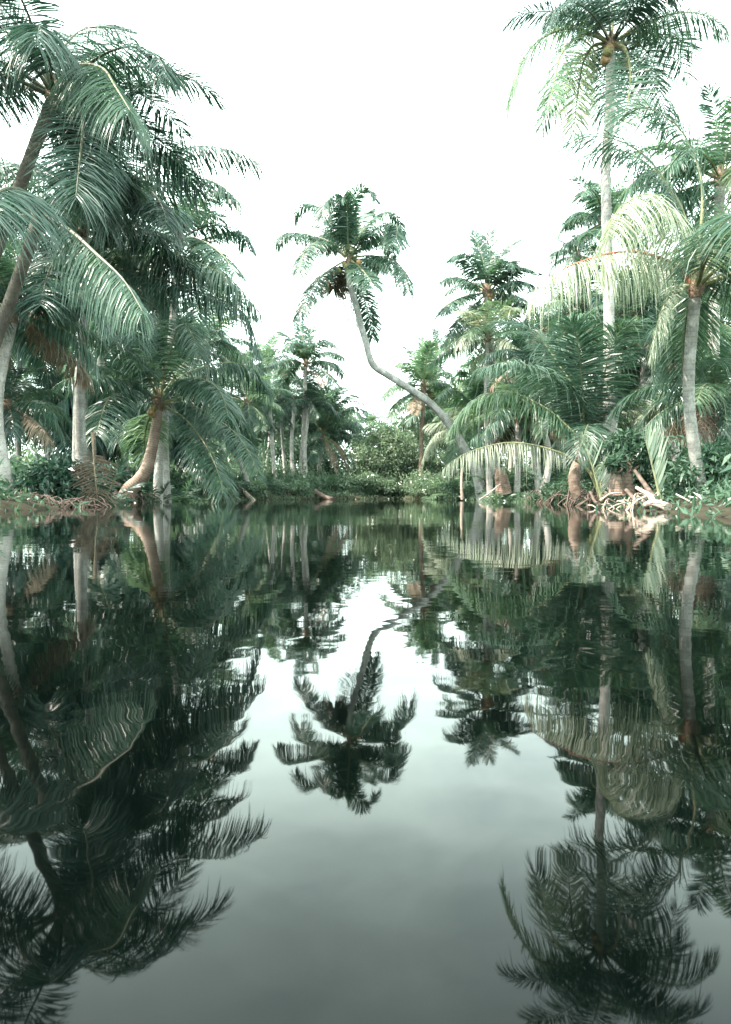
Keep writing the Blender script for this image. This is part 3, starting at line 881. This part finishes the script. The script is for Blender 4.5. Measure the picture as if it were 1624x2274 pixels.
palm('star shaped palm standing against the sky right of centre', z5(455, 490), 30, (1100, 30.5), radii=(.26, .2, .17, .16), lf=3.4, n=190, ll=.92, wid=.042, fine=False, seed=33,
     gen=3, gl=2.5, ga=(.2, .8), dead=0, leaf='leaf', leafs=('leaf', 'leaf_fresh'), nut=5,
     fronds=[
         ([z5(450, 480), z5(430, 300), z5(395, 170), z5(362, 70)], dict(vee=25, droop=.2)),
         ([z5(455, 480), z5(452, 280), z5(462, 160), z5(485, 80)], dict(vee=25, droop=.2)),
         ([z5(465, 480), z5(530, 290), z5(590, 200), z5(660, 150)], dict(vee=15, droop=.4)),
         ([z5(465, 480), z5(550, 350), z5(600, 290), z5(640, 320)], dict(droop=.4)),
         ([z5(475, 490), z5(590, 385), z5(680, 335), z5(740, 340)], dict(droop=.5)),
         ([z5(475, 500), z5(600, 440), z5(680, 420), z5(750, 440)], dict(droop=.6)),
         ([z5(440, 470), z5(340, 290), z5(270, 240), z5(210, 270)], dict(droop=.5)),
         ([z5(435, 490), z5(320, 415), z5(220, 395), z5(135, 440)], dict(droop=.6)),
         ([z5(435, 505), z5(320, 520), z5(220, 560), z5(130, 650)], dict(droop=.6)),
         ([z5(440, 520), z5(330, 620), z5(260, 700), z5(200, 800)], dict(droop=.5)),
         ([z5(480, 505), z5(620, 520), z5(710, 560), z5(780, 640)], dict(droop=.6)),
         ([z5(475, 520), z5(560, 590), z5(610, 640), z5(660, 730)], dict(droop=.5)),
         ([z5(450, 530), z5(390, 640), z5(340, 720), z5(300, 850)], dict(droop=.4, leaf='leaf_dry', rib='rachis_dry')),
     ])

# right bank
palm('broad trunkless palm of huge dark fronds on the right bank', (1303, 985), 17, (1303, 17), radii=(.16, .15, .15, .14), bark='bark_brown', lf=5.0, n=120, ll=1.15, wid=.04, seed=41,
     gen=4, gl=3.2, ga=(.1, .5), dead=0, leaf='leaf', leafs=('leaf',),
     fronds=[
         ([z5(1125, 1540), z5(1110, 1240), z5(1095, 1000), z5(1062, 780), z5(1030, 685)], dict(vee=5, droop=.28, dd=-2.4, twist=6, L=1.2, wid=.05, n=110)),
         ([z5(1125, 1540), z5(1060, 1180), z5(950, 1000), z5(830, 830), z5(710, 725), z5(540, 700)], dict(droop=.5, toward=1)),
         ([z5(1125, 1540), z5(1060, 1260), z5(960, 1120), z5(800, 1020), z5(600, 975), z5(400, 1020)], dict(droop=.55, toward=-1)),
         ([z5(1135, 1540), z5(1220, 1249), z5(1270, 1000), z5(1310, 850), z5(1380, 750), z5(1520, 695)], dict(droop=.4, toward=-1)),
         ([z5(1135, 1540), z5(1200, 1240), z5(1260, 1080), z5(1380, 960), z5(1520, 960)], dict(droop=.5, toward=1)),
         ([z5(1125, 1540), z5(1150, 1200), z5(1190, 950), z5(1240, 760)], dict(droop=.3, toward=1)),
         ([z5(1125, 1540), z5(1030, 1150), z5(900, 900), z5(850, 780)], dict(droop=.3, toward=1)),
     ])
palm('low right palm with a sunlit frond arching left over the bank', (1336, 1096), 15, (1338, 15), radii=(.14, .13, .12, .1), bark='bark_brown', lf=5.0, n=110, ll=.95, wid=.04, seed=43, gen=0,
     leaf='leaf_fresh', sheath=False, name='coconut_palm',
     fronds=[
         ([(1336, 1096), (1313, 1030), (1291, 981), (1259, 946), (1220, 911), (1181, 889), (1129, 869), (1074, 878), (1030, 910), (1000, 955)], dict(droop=.6, dd=1.0, start=.3)),
         ([(1332, 1096), (1312, 1050), (1295, 1033), (1259, 1011), (1210, 994), (1161, 984), (1113, 984), (1048, 1001), (1010, 1020), (978, 1046)], dict(droop=1.2, dd=.6, start=.28, leaf='leaf_pale', L=.58, n=96, wid=.022, al0=48, miss=.18, ragged=.35)),
     ])
palm('tall right palm with a slim white trunk, crown above the reach', (1357, 100), 16, (1353, 16.5),
     trunk=[(1353, 962, 16.4), (1352, 760, 16.3), (1352, 640, 16.2), (1347, 480, 16.1), (1346, 362, 16), (1353, 270, 16), (1356, 170, 16)],
     radii=[.18, .155, .14, .13, .125, .12, .115, .11, .105], bark='bark_pale', lf=3.4, n=92, ll=.8, wid=.036, seed=45, gen=14, gl=3.2, ga=(0, .7), dead=0, leaf='leaf', nut=6,
     fronds=[
         ([(1357, 95), (1270, 62), (1190, 95), (1150, 160), (1128, 245)], dict(droop=.5, toward=1, leaf='leaf_fresh')),
         ([(1357, 95), (1300, 75), (1250, 115), (1232, 180), (1214, 258)], dict(droop=.4, toward=-1, leaf='leaf_fresh')),
         ([(1357, 100), (1320, 100), (1295, 140), (1283, 210), (1273, 300)], dict(droop=.3, toward=1, leaf='leaf_pale')),
         ([(1357, 100), (1385, 105), (1399, 150), (1396, 220), (1382, 295)], dict(droop=.25, toward=-1)),
         ([(1357, 100), (1366, 130), (1364, 200), (1366, 275)], dict(droop=.15, toward=1, n=40)),
         ([(1357, 95), (1420, 70), (1490, 100), (1530, 180)], dict(droop=.5, toward=1)),
         ([(1357, 95), (1420, 100), (1450, 140), (1462, 200)], dict(droop=.4, toward=1)),
     ])
palm('near right palm with a red ribbed frond and glossy leaflets whitened by sun glare', (1545, 640), 10.8, (1560, 11.4), radii=(.11, .095, .09, .09), bark='bark_mottled', lf=4.2, n=130, ll=.95, wid=.026, seed=47,
     gen=9, gl=3.2, ga=(.1, .7), dead=0, gaz=(-1.3, 1.3), leaf='leaf', leafs=('leaf', 'leaf_fresh'),
     fronds=[
         ([(1545, 640), (1500, 590), (1461, 571), (1405, 558), (1340, 566), (1259, 593), (1200, 630), (1168, 672)], dict(droop=.95, dd=.5, leaf='leaf_pale', rib='rachis_red', L=.85, n=120, miss=.1, ragged=.25, al0=50, wid=.024)),
         ([(1545, 640), (1510, 500), (1461, 440), (1430, 432), (1395, 447), (1366, 476), (1350, 525)], dict(droop=.9, dd=-.7, leaf='leaf_pale', L=1.0, n=120, miss=.1, ragged=.2, al0=50, wid=.024)),
         ([(1545, 640), (1520, 480), (1461, 378), (1418, 335), (1368, 310), (1318, 303), (1268, 312)], dict(droop=.55, dd=.8)),
         ([(1545, 640), (1510, 470), (1461, 388), (1405, 343), (1355, 330), (1318, 338), (1283, 358)], dict(droop=.7, dd=1.6)),
         ([(1545, 640), (1560, 420), (1520, 300), (1461, 250), (1418, 238), (1388, 246)], dict(droop=.5, dd=.3)),
         ([(1545, 640), (1500, 640), (1468, 700), (1446, 785)], dict(droop=.6, dd=.2, leaf='leaf_pale', L=.5)),
         ([(1545, 640), (1590, 520), (1650, 470), (1700, 520)], dict(droop=.6, toward=-1)),
     ])
palm('palm half hidden behind the slim white trunk', (1345, 492), 24, (1365, 25), radii=(.22, .17, .15, .14), bark='bark_pale', lf=2.9, n=100, ll=.85, wid=.055, fine=False, seed=49, gen=14, gl=2.2,
     ga=(0, .9), dead=1, leaf='leaf', leafs=('leaf', 'leaf_fresh'),
     fronds=[
         ([z7(1150, 1320), z7(1080, 1090), z7(1000, 1035), z7(935, 1085)], dict(droop=.5)),
         ([z7(1150, 1330), z7(1050, 1270), z7(930, 1235), z7(790, 1340)], dict(droop=.7)),
         ([z7(1150, 1300), z7(1120, 1050), z7(1080, 975), z7(1030, 985)], dict(droop=.5)),
         ([z7(1150, 1340), z7(1080, 1370), z7(1000, 1420)], dict(droop=.6)),
         ([z7(1160, 1300), z7(1230, 1080), z7(1300, 1050)], dict(droop=.4)),
     ])
far_palm('small palm top beside the red ribbed frond', (1282, 570), 1290, 27, 62, 51, 14, ('leaf', 'leaf_fresh'))
far_palm('dark palm with hanging brown skirt under the red ribbed frond', (1296, 690), 1296, 21, 112, 52, 18, ('leaf_shaded', 'leaf'), dead=4)
far_palm('right hand palm with a pale trunk behind the stumps', (1408, 700), 1402, 19.5, 120, 53, 18, ('leaf_fresh', 'leaf'), 'bark_pale')
far_palm('slender right palm with low dark fronds at the photo edge', (1448, 800), 1440, 18.5, 105, 54, 16, ('leaf_shaded', 'leaf'), 'bark_pale')
far_palm('pale fresh palm fan low on the right edge', (1452, 935), 1456, 17, 70, 55, 12, ('leaf_fresh', 'leaf_pale'), dead=0, a1=.6)
far_palm('palm between the star shaped palm and the huge dark fronds', (1195, 800), 1200, 27, 112, 56, 18, ('leaf_shaded', 'leaf'))
far_palm('shaded low palm behind the sunlit arching frond', (1150, 930), 1145, 26, 100, 57, 16, ('leaf_fresh', 'leaf'), 'bark_pale')
far_palm('outer right palm rising over the near red ribbed one', (1600, 400), 1600, 15, 190, 58, 18, ('leaf', 'leaf_fresh'))
far_palm('outer right palm low over the river margin', (1590, 880), 1590, 13.5, 170, 59, 16, ('leaf', 'leaf_fresh'))
far_palm('outer left palm under the dark corner crown', (30, 700), 20, 14, 190, 60, 18, ('leaf_shaded', 'leaf'))
far_palm('outer left palm low over the shaded bank', (15, 905), 10, 15, 120, 61, 16, ('leaf_shaded', 'leaf'))

# palms of the jungle behind: nothing in the photo tells them apart
rb = np.random.default_rng(77)
cnt = 0
while cnt < 78:
    left = cnt % 2 == 0
    Y = rb.uniform(27, 62)
    px = rb.uniform(-60, 600) if left else rb.uniform(925, 1700)
    X = gx(px, Y)
    if bank(X, Y) < 2.0 or (left and 33 < Y < 46) or (540 < px < 770 and Y < 52) or (900 < px < 1100 and Y < 45):
        continue
    # how high the thicket stands at that place on the skyline
    top = np.interp(px, [0, 400, 560, 640, 760] if left else [920, 985, 1080, 1200, 1700], [520, 640, 760, 830, 960] if left else [930, 850, 790, 720, 560])
    yy = rb.uniform(top + 30, 1000)
    far_palm('jungle palm half hidden in the thicket on the left bank' if left else 'jungle palm half hidden in the thicket on the right bank', (px + rb.normal(0, 14), yy), px, Y,
             3.3 / Y * F * rb.uniform(.8, 1.1), 200 + cnt, 15, (('leaf_shaded',) if Y < 42 else ('leaf', 'leaf_fresh')) if left else ('leaf', 'leaf_fresh'), dead=1 if cnt % 4 == 0 else 0,  # nearer left palms take the leaf with shade in its colour
             group='jungle palms on the left bank' if left else 'jungle palms on the right bank')
    cnt += 1

for i in range(18):
    Y = rb.uniform(53, 74)
    px = rb.uniform(420, 770)
    far_palm('jungle palm half hidden in the thicket on the left bank', (px + rb.normal(0, 8), rb.uniform(905, 1005)), px, Y, 3.4 / Y * F, 420 + i, 14, ('leaf', 'leaf_fresh'), dead=0,
             group='jungle palms on the left bank')

# bare pale trunks whose crowns are lost in the leaves
for i, (x0, y0, x1, d, lab) in enumerate([
        (377, 800, 374, 25, 'thin pale trunk just right of the leaning brown palm'), (192, 640, 193, 24.0, 'lichen grey trunk beside the left bank thicket'),
        (600, 905, 614, 40, 'slanting pale trunk left of the far white trunk'), (655, 890, 655, 41.8, 'pale trunk close left of the far white trunk'),
        (688, 900, 685, 41.8, 'pale trunk close right of the far white trunk'), (1184, 900, 1200, 25, 'white leaning trunk under the sunlit arching frond'),
        (1375, 770, 1368, 20, 'thin white trunk next to the slim tall palm'), (1436, 790, 1430, 18, 'thin speckled trunk at the right edge')]):
    far_palm(lab, (x0, y0), x1, d, (1.6 if d > 39 else 2.6) / d * F, 300 + i, 8, ('leaf', 'leaf_shaded'), 'bark_mottled' if x0 == 192 else 'bark_pale', dead=0, rad=(.17, .13, .115, .11))

# ================================================================== broad-leaved trees, shrubs, young palms
def broad_tree(label, x, d, crown_px, seed, nl, leaf, m, clumps, trunk_h):
    """crown_px = (x0, x1, y0, y1) on the sheet"""
    rng = np.random.default_rng(seed)
    root = empty('broadleaf_tree', onbank(x, d), label, 'tree')
    b = np.array(root.location)
    c0 = at((crown_px[0] + crown_px[1]) / 2, (crown_px[2] + crown_px[3]) / 2, d)
    rx = (crown_px[1] - crown_px[0]) / 2 / F * d; rz = (crown_px[3] - crown_px[2]) / 2 / F * d
    a = Acc(); tr = Acc()
    fork = np.array([0, 0, trunk_h])
    tube(tr, [(0, 0, -.1), (.05, 0, trunk_h * .5), fork], [.16, .13, .1], sides=9, n=12)
    for i in range(clumps):
        o = nrm(rng.normal(size=3)); rad = rng.uniform(.2, .95) ** .6
        p = c0 - b + o * rad * np.array([rx, rx * .8, rz])
        r = rng.uniform(.35, .7) * rx * .42
        k = int(nl / clumps * rng.uniform(.6, 1.4))
        oo = nrm(rng.normal(size=(k, 3)))
        q = p + oo * r * rng.uniform(.3, 1.1, (k, 1)) * np.array([1.2, 1.2, .8])
        q[:, 2] = np.maximum(q[:, 2], .1)
        leaves(a, q, leaf, rng, .5, oo * .7)
        if i % 3 == 0:
            tube(tr, [fork, (fork + p) / 2 + rng.normal(0, .15, 3), p], [.07, .04, .015], sides=6, n=10)
    a.build('crown', [M[m]], root)
    tr.build('trunk', [M['stem']], root, True)


broad_tree('dense leafy tree draped to the water in the middle of the far bank', 850, 42.5, (768, 922, 938, 1100), 1, 24000, .21, 'shrub_pale', 140, 2.2)
broad_tree('smaller leafy tree right of the draped one', 945, 42.5, (905, 985, 985, 1100), 2, 5000, .21, 'shrub_pale', 34, 1.4)
broad_tree('light leafy tree rising behind the draped tree', 880, 48, (790, 985, 925, 1095), 5, 12000, .24, 'shrub_light', 70, 2)
broad_tree('dark leafy tree behind the far white trunks', 700, 49, (570, 800, 960, 1095), 3, 6500, .3, 'shrub', 50, 2)
broad_tree('leafy tree behind the sunlit palms right of the gap', 1030, 44, (960, 1130, 900, 1095), 4, 6500, .3, 'shrub_light', 44, 2)

rs = np.random.default_rng(55)
sh = [  # x, depth, rx, height, leaves, leaf size, material, label
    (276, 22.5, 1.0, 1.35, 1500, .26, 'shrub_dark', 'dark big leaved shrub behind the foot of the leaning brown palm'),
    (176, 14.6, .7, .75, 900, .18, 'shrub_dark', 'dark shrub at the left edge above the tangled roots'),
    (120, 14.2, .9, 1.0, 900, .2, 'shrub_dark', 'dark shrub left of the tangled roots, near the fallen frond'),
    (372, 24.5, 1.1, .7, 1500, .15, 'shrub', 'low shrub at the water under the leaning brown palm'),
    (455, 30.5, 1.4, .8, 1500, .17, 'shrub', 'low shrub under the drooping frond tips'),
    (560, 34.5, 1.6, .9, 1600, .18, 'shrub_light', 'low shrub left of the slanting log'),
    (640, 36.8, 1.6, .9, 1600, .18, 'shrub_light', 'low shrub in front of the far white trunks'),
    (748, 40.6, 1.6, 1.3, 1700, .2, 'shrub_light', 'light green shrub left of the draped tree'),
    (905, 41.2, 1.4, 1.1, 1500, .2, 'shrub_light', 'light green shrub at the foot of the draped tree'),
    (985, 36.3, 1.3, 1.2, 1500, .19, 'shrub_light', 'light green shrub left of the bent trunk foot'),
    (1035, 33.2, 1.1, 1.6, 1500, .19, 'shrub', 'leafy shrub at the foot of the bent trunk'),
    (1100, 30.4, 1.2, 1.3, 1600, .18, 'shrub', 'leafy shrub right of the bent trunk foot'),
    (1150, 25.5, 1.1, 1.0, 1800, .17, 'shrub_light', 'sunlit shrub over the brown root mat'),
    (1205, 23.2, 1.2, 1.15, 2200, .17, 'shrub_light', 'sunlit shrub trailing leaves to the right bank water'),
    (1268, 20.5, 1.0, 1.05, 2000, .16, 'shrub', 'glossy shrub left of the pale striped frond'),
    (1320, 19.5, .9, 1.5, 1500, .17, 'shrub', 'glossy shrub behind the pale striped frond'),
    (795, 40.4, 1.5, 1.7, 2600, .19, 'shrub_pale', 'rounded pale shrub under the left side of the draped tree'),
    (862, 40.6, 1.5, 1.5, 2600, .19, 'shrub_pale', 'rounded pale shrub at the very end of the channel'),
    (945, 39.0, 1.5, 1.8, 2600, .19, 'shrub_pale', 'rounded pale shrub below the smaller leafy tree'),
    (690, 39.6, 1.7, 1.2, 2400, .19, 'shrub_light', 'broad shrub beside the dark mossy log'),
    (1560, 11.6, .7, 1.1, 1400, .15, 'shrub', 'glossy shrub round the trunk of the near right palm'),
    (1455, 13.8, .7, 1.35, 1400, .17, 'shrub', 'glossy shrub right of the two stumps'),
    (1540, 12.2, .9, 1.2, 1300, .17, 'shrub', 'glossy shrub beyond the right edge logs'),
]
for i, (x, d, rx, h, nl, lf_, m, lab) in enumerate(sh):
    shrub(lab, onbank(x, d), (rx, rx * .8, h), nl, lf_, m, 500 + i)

yp = [  # x, depth, fronds, length, material, label
    (400, 26, 9, 1.7, 'leaf', 'young palm tuft right of the leaning brown palm'), (470, 30, 8, 1.6, 'leaf_fresh', 'young palm tuft under the drooping frond tips'),
    (515, 33, 8, 1.5, 'leaf', 'young palm tuft behind the drooping fronds'), (590, 35, 9, 1.7, 'leaf', 'young palm tuft left of the slanting log'),
    (735, 41, 8, 1.6, 'leaf_fresh', 'young palm tuft by the short far palm'), (960, 37.5, 8, 1.6, 'leaf_fresh', 'young palm tuft left of the bent trunk'),
    (1005, 35, 8, 2.0, 'leaf_fresh', 'young palm tuft touching the bent trunk'), (1120, 30, 8, 2.2, 'leaf_fresh', 'young palm tuft right of the bent trunk'),
    (1235, 22, 8, 2.0, 'leaf', 'young palm tuft behind the sunlit shrubs'), (230, 17.5, 8, 1.6, 'leaf_shaded', 'young palm tuft behind the fallen brown frond'),
    (345, 24, 8, 1.6, 'leaf_shaded', 'young palm tuft behind the leaning brown trunk'), (670, 44, 9, 1.9, 'leaf_fresh', 'young palm tuft between the far white trunks'),
]
for i, (x, d, n, L, m, lab) in enumerate(yp):
    young_palm(lab, x, d, n, L, 600 + i, m)

# undergrowth: a mass of leaves and blades nobody could count
ru = np.random.default_rng(91)
a = Acc()
for (m_i, cntl, hmax, lo, hi, ylo, yhi, size) in ((0, 60000, 1.7, 1.2, 16, 10, 62, .32), (2, 34000, .8, -.4, 3.0, 14, 46, .17), (0, 52000, .7, -.4, 3.5, 4, 30, .19), (2, 30000, 2.3, 5.0, 20, 20, 66, .40), (2, 46000, 4.6, 9.0, 34, 34, 82, .5)):
    k = cntl * 6
    X = ru.uniform(-46, 46, k); Y = ru.uniform(ylo, yhi, k)
    s = bank(X, Y)
    nz = np.sin(X * 1.3 + 2 * np.sin(Y * .6)) * np.sin(Y * 1.1 + X * .3) + .5 * np.sin(X * 3.1 - Y * 2.3)
    ok = (s > lo) & (s < hi) & (np.abs(X) < Y * .62 + 4) & ((nz > -.35) | (lo < 0) | (lo > 8))
    ok &= ~((Y < 15) & (s < .5) & (ru.random(k) < .9))
    X, Y, s, nz = X[ok][:cntl], Y[ok][:cntl], s[ok][:cntl], nz[ok][:cntl]
    H = hmax * np.clip(s / 4, .25, 1) * (.45 + .4 * np.clip(nz + .4, 0, 1.2))
    Z = np.maximum(ground(X, Y), .03) + ru.random(len(X)) ** .8 * H
    leaves(a, np.stack([X, Y, Z], 1), size, ru, .6, m=m_i, aspect=.3)
tag(a.build('undergrowth', [M['shrub'], M['shrub_dark'], M['shrub_light']]), 'green undergrowth of leaves covering both river banks', 'undergrowth', kind='stuff')

# ================================================================== stumps, driftwood, roots, fallen frond
def stump(label, base, d, pts, radii, seed, m='bark_brown'):
    root_p = np.array([gx(base[0], d), d, .0])
    a = Acc()
    tube(a, [at(x, y, d) - root_p for x, y in pts], radii, sides=16, n=40, rough=.035, ridge=.03, rng=np.random.default_rng(seed))
    o = a.build('tree_stump', [M[m]], None, True, tuple(root_p))
    return tag(o, label, 'stump')


stump('short rounded reddish stump at the right waterline', z9(880, 1290), 12.6, [z9(890, 1330), z9(885, 1180), z9(870, 1030), z9(850, 930), z9(845, 890)], [.17, .135, .13, .10, .03], 1)
stump('taller forked brown stump with a leafy top on the right bank', z9(1080, 1270), 12.8, [z9(1080, 1320), z9(1078, 1150), z9(1085, 950), z9(1100, 780), z9(1120, 640)], [.17, .115, .095, .10, .08], 2)
stump('broken brown stump among the shrubs right of the bent palm', z6(555, 830), 26, [z6(570, 880), z6(560, 800), z6(545, 740), z6(520, 700)], [.35, .28, .26, .1], 3)
c = at(*z9(1140, 560), 12.8)
sb = shrub('dark leafy bush growing over the top of the stumps', (c[0], c[1], c[2] - .35), (.5, .4, .8), 1700, .16, 'shrub', 701, clumps=12, aspect=.36)
c = at(*z9(820, 800), 12.5)
sb = shrub('leafy sprig drooping between the two stumps', (c[0], c[1], c[2] - .1), (.3, .25, .32), 420, .15, 'shrub', 702, clumps=6, aspect=.36)

def log(label, p0, p1, r0, r1, m='wood', seed=0, name='driftwood', mid=None):
    rng = np.random.default_rng(seed)
    p0, p1 = np.asarray(p0, float), np.asarray(p1, float)
    a = Acc()
    mid_ = (p0 + p1) / 2 + (rng.normal(0, .03, 3) if mid is None else np.asarray(mid))
    tube(a, [np.zeros(3), mid_ - p0, p1 - p0], [r0, (r0 + r1) / 2, r1], sides=10, n=18, rough=.05, rng=rng)
    return tag(a.build(name, [M[m]], None, True, tuple(p0)), label, 'driftwood')


log('cut round log slanting into the water by the stumps', at(*z9(1050, 1230), 11.6), at(*z9(1290, 1500), 11.2), .035, .04, 'wood_dark', 1)
log('long dark branch leaning against the right bank', at(*z9(1210, 890), 11.8), at(*z9(1600, 1440), 10.9), .03, .055, 'wood_dark', 2)
log('bleached split plank of wood at the right edge', at(*z9(1240, 1190), 11.4), at(*z9(1560, 1560), 10.6), .03, .06, 'wood', 3)
log('white driftwood lying flat at the right waterline', at(*z9(1400, 1500), 10.9), at(*z9(1800, 1540), 10.2), .05, .07, 'wood', 4)
log('bleached stick arched over the right waterline', at(*z9(590, 1420), 12.2), at(*z9(980, 1290), 12.2), .022, .016, 'wood', 5, mid=(0, 0, .06))
log('thin bleached stick propped at the foot of the striped frond', at(*z9(420, 1270), 12.8), at(*z9(560, 1470), 12.4), .03, .035, 'wood_dark', 6)
log('pale slanting log half sunk at the left far bank', at(*z4(20, 960), 33.5), at(*z4(125, 1062), 32.5), .1, .12, 'wood', 7)
log('dark mossy log lying off the far bank', at(*z4(530, 985), 37.5), at(*z4(650, 1042), 36), .16, .14, 'wood_dark', 8)
log('thin pole slanting from the bank by the bent trunk', at(*z6(545, 810), 25.5), at(*z6(400, 918), 25), .03, .03, 'wood', 9)
log('upright pale post standing in the water under the low frond', at(*z6(285, 700), 28), at(*z6(288, 915), 28), .05, .08, 'wood', 10)


def root_tangle(label, spots, n, seed, m='wood', r=.014, spread=.5, h=.35):
    rng = np.random.default_rng(seed)
    b = np.array([spots[0][0], spots[0][1], 0.])
    a = Acc()
    for i in range(n):
        s = np.array(spots[int(rng.integers(len(spots)))]) + rng.normal(0, .18, 2)
        p0 = np.array([s[0], s[1], max(ground(*s), 0) + rng.uniform(.05, h)])
        dr = rng.uniform(0, 6.28)
        ln = rng.uniform(.3, 1) * spread
        e = p0 + np.array([math.cos(dr) * ln, math.sin(dr) * ln * .6 - .15, 0]); e[2] = -.05
        mid = (p0 + e) / 2 + np.array([0, 0, rng.uniform(0, .12)])
        tube(a, [p0 - b, mid - b, e - b], [r * rng.uniform(.6, 1.3), r, r * .5], sides=5, n=8)
    return tag(a.build('root_tangle', [M[m]], None, True, tuple(b)), label, 'roots', kind='stuff')


def sh_pts(x0, x1, d0, d1, k=8):
    return [(gx(x0 + (x1 - x0) * t, d0 + (d1 - d0) * t), d0 + (d1 - d0) * t) for t in np.linspace(0, 1, k)]


root_tangle('bleached roots and sticks tangled at the right waterline', sh_pts(1330, 1475, 13.0, 10.6), 34, 1, 'wood', .015, .6, .22)
root_tangle('brown root mat under the sunlit shrubs on the right bank', sh_pts(1180, 1320, 24.0, 15.5), 150, 2, 'wood_dark', .02, .7, .45)
root_tangle('grey twigs tangled at the left waterline', sh_pts(20, 215, 12.4, 14.0), 110, 3, 'wood_dark', .010, .6, .25)
root_tangle('dark roots under the foot of the leaning brown palm', sh_pts(225, 330, 19.5, 24.0), 90, 4, 'wood_dark', .016, .7, .4)

# the dead frond hanging to the water at the left
root = empty('dead_frond', tuple(at(210, 1039, 14.2)), 'dead brown frond hanging upright into the water at the left', 'dead frond')
b = np.array(root.location)
a = Acc()
add_frond(a, np.array([at(*p, 14.2) - b for p in ((205, 960), (209, 1030), (213, 1070), (216, 1100), (219, 1130))]), n=60, L=.85, wid=.022, droop=.35, seed=5, b0=(1, .2, 0), rr=.018, start=.3, miss=.15, ragged=.4)
a.build('blade', [M['leaf_dead'], M['rachis_dry']], root)
tag(log('thin dark stem standing above the dead brown frond', at(208, 1045, 14.4), at(210, 960, 14.4), .02, .022, 'wood_dark', 21, 'dead_sapling'), 'thin dark stem standing above the dead brown frond', 'sapling')
a = Acc()
log('small fallen red brown husk at the left waterline', at(300, 1117, 21.0), at(318, 1121, 20.6), .04, .02, 'wood', 22, 'fallen_husk')

# pale striped young fronds standing in the water at the right: leaflets rise from one side of a slanting rib
FP = dict(droop=-.06, b0=(1, .15, 0), rr=.018, vee=4, miss=.0, spread=0, ragged=.03, al0=46, sides=(1.,))
root = empty('nipa_palm', onbank(1336, 12.6), 'pale striped upright frond standing at the right waterline', 'young palm')
b = np.array(root.location)
for j, (pl, kw) in enumerate([([z9(625, 1430), z9(560, 1200), z9(450, 800), z9(340, 520), z9(240, 310)], dict(n=26, L=.62, wid=.036, start=.12, prof=[.35, .62, 1, .85, .5, .2])),
                              ([z9(625, 1430), z9(612, 1250), z9(590, 1050), z9(570, 900)], dict(n=11, L=.36, wid=.034, start=.25, prof=[.6, .8, 1, 1, .8, .6]))]):
    a = Acc()
    q = np.array([at(x, y, 12.3 + .12 * j) - b for x, y in pl])
    add_frond(a, q, seed=70 + j, **{**FP, **kw})
    a.build('frond', [M['leaf_pale'], M['rachis']], root)
root = empty('nipa_palm', onbank(1475, 11.2), 'broad pale fan frond standing at the right photo edge', 'young palm')
b = np.array(root.location)
a = Acc()
q = np.array([at(x, y, 11.0) - b for x, y in [z9(1660, 1400), z9(1580, 1050), z9(1490, 700), z9(1410, 400), z9(1360, 290)]])
add_frond(a, q, seed=75, **{**FP, **dict(n=30, L=.75, wid=.05, al0=38, start=.1, prof=[.4, .7, 1, .9, .55, .25])})
a.build('frond', [M['leaf_pale'], M['rachis']], root)
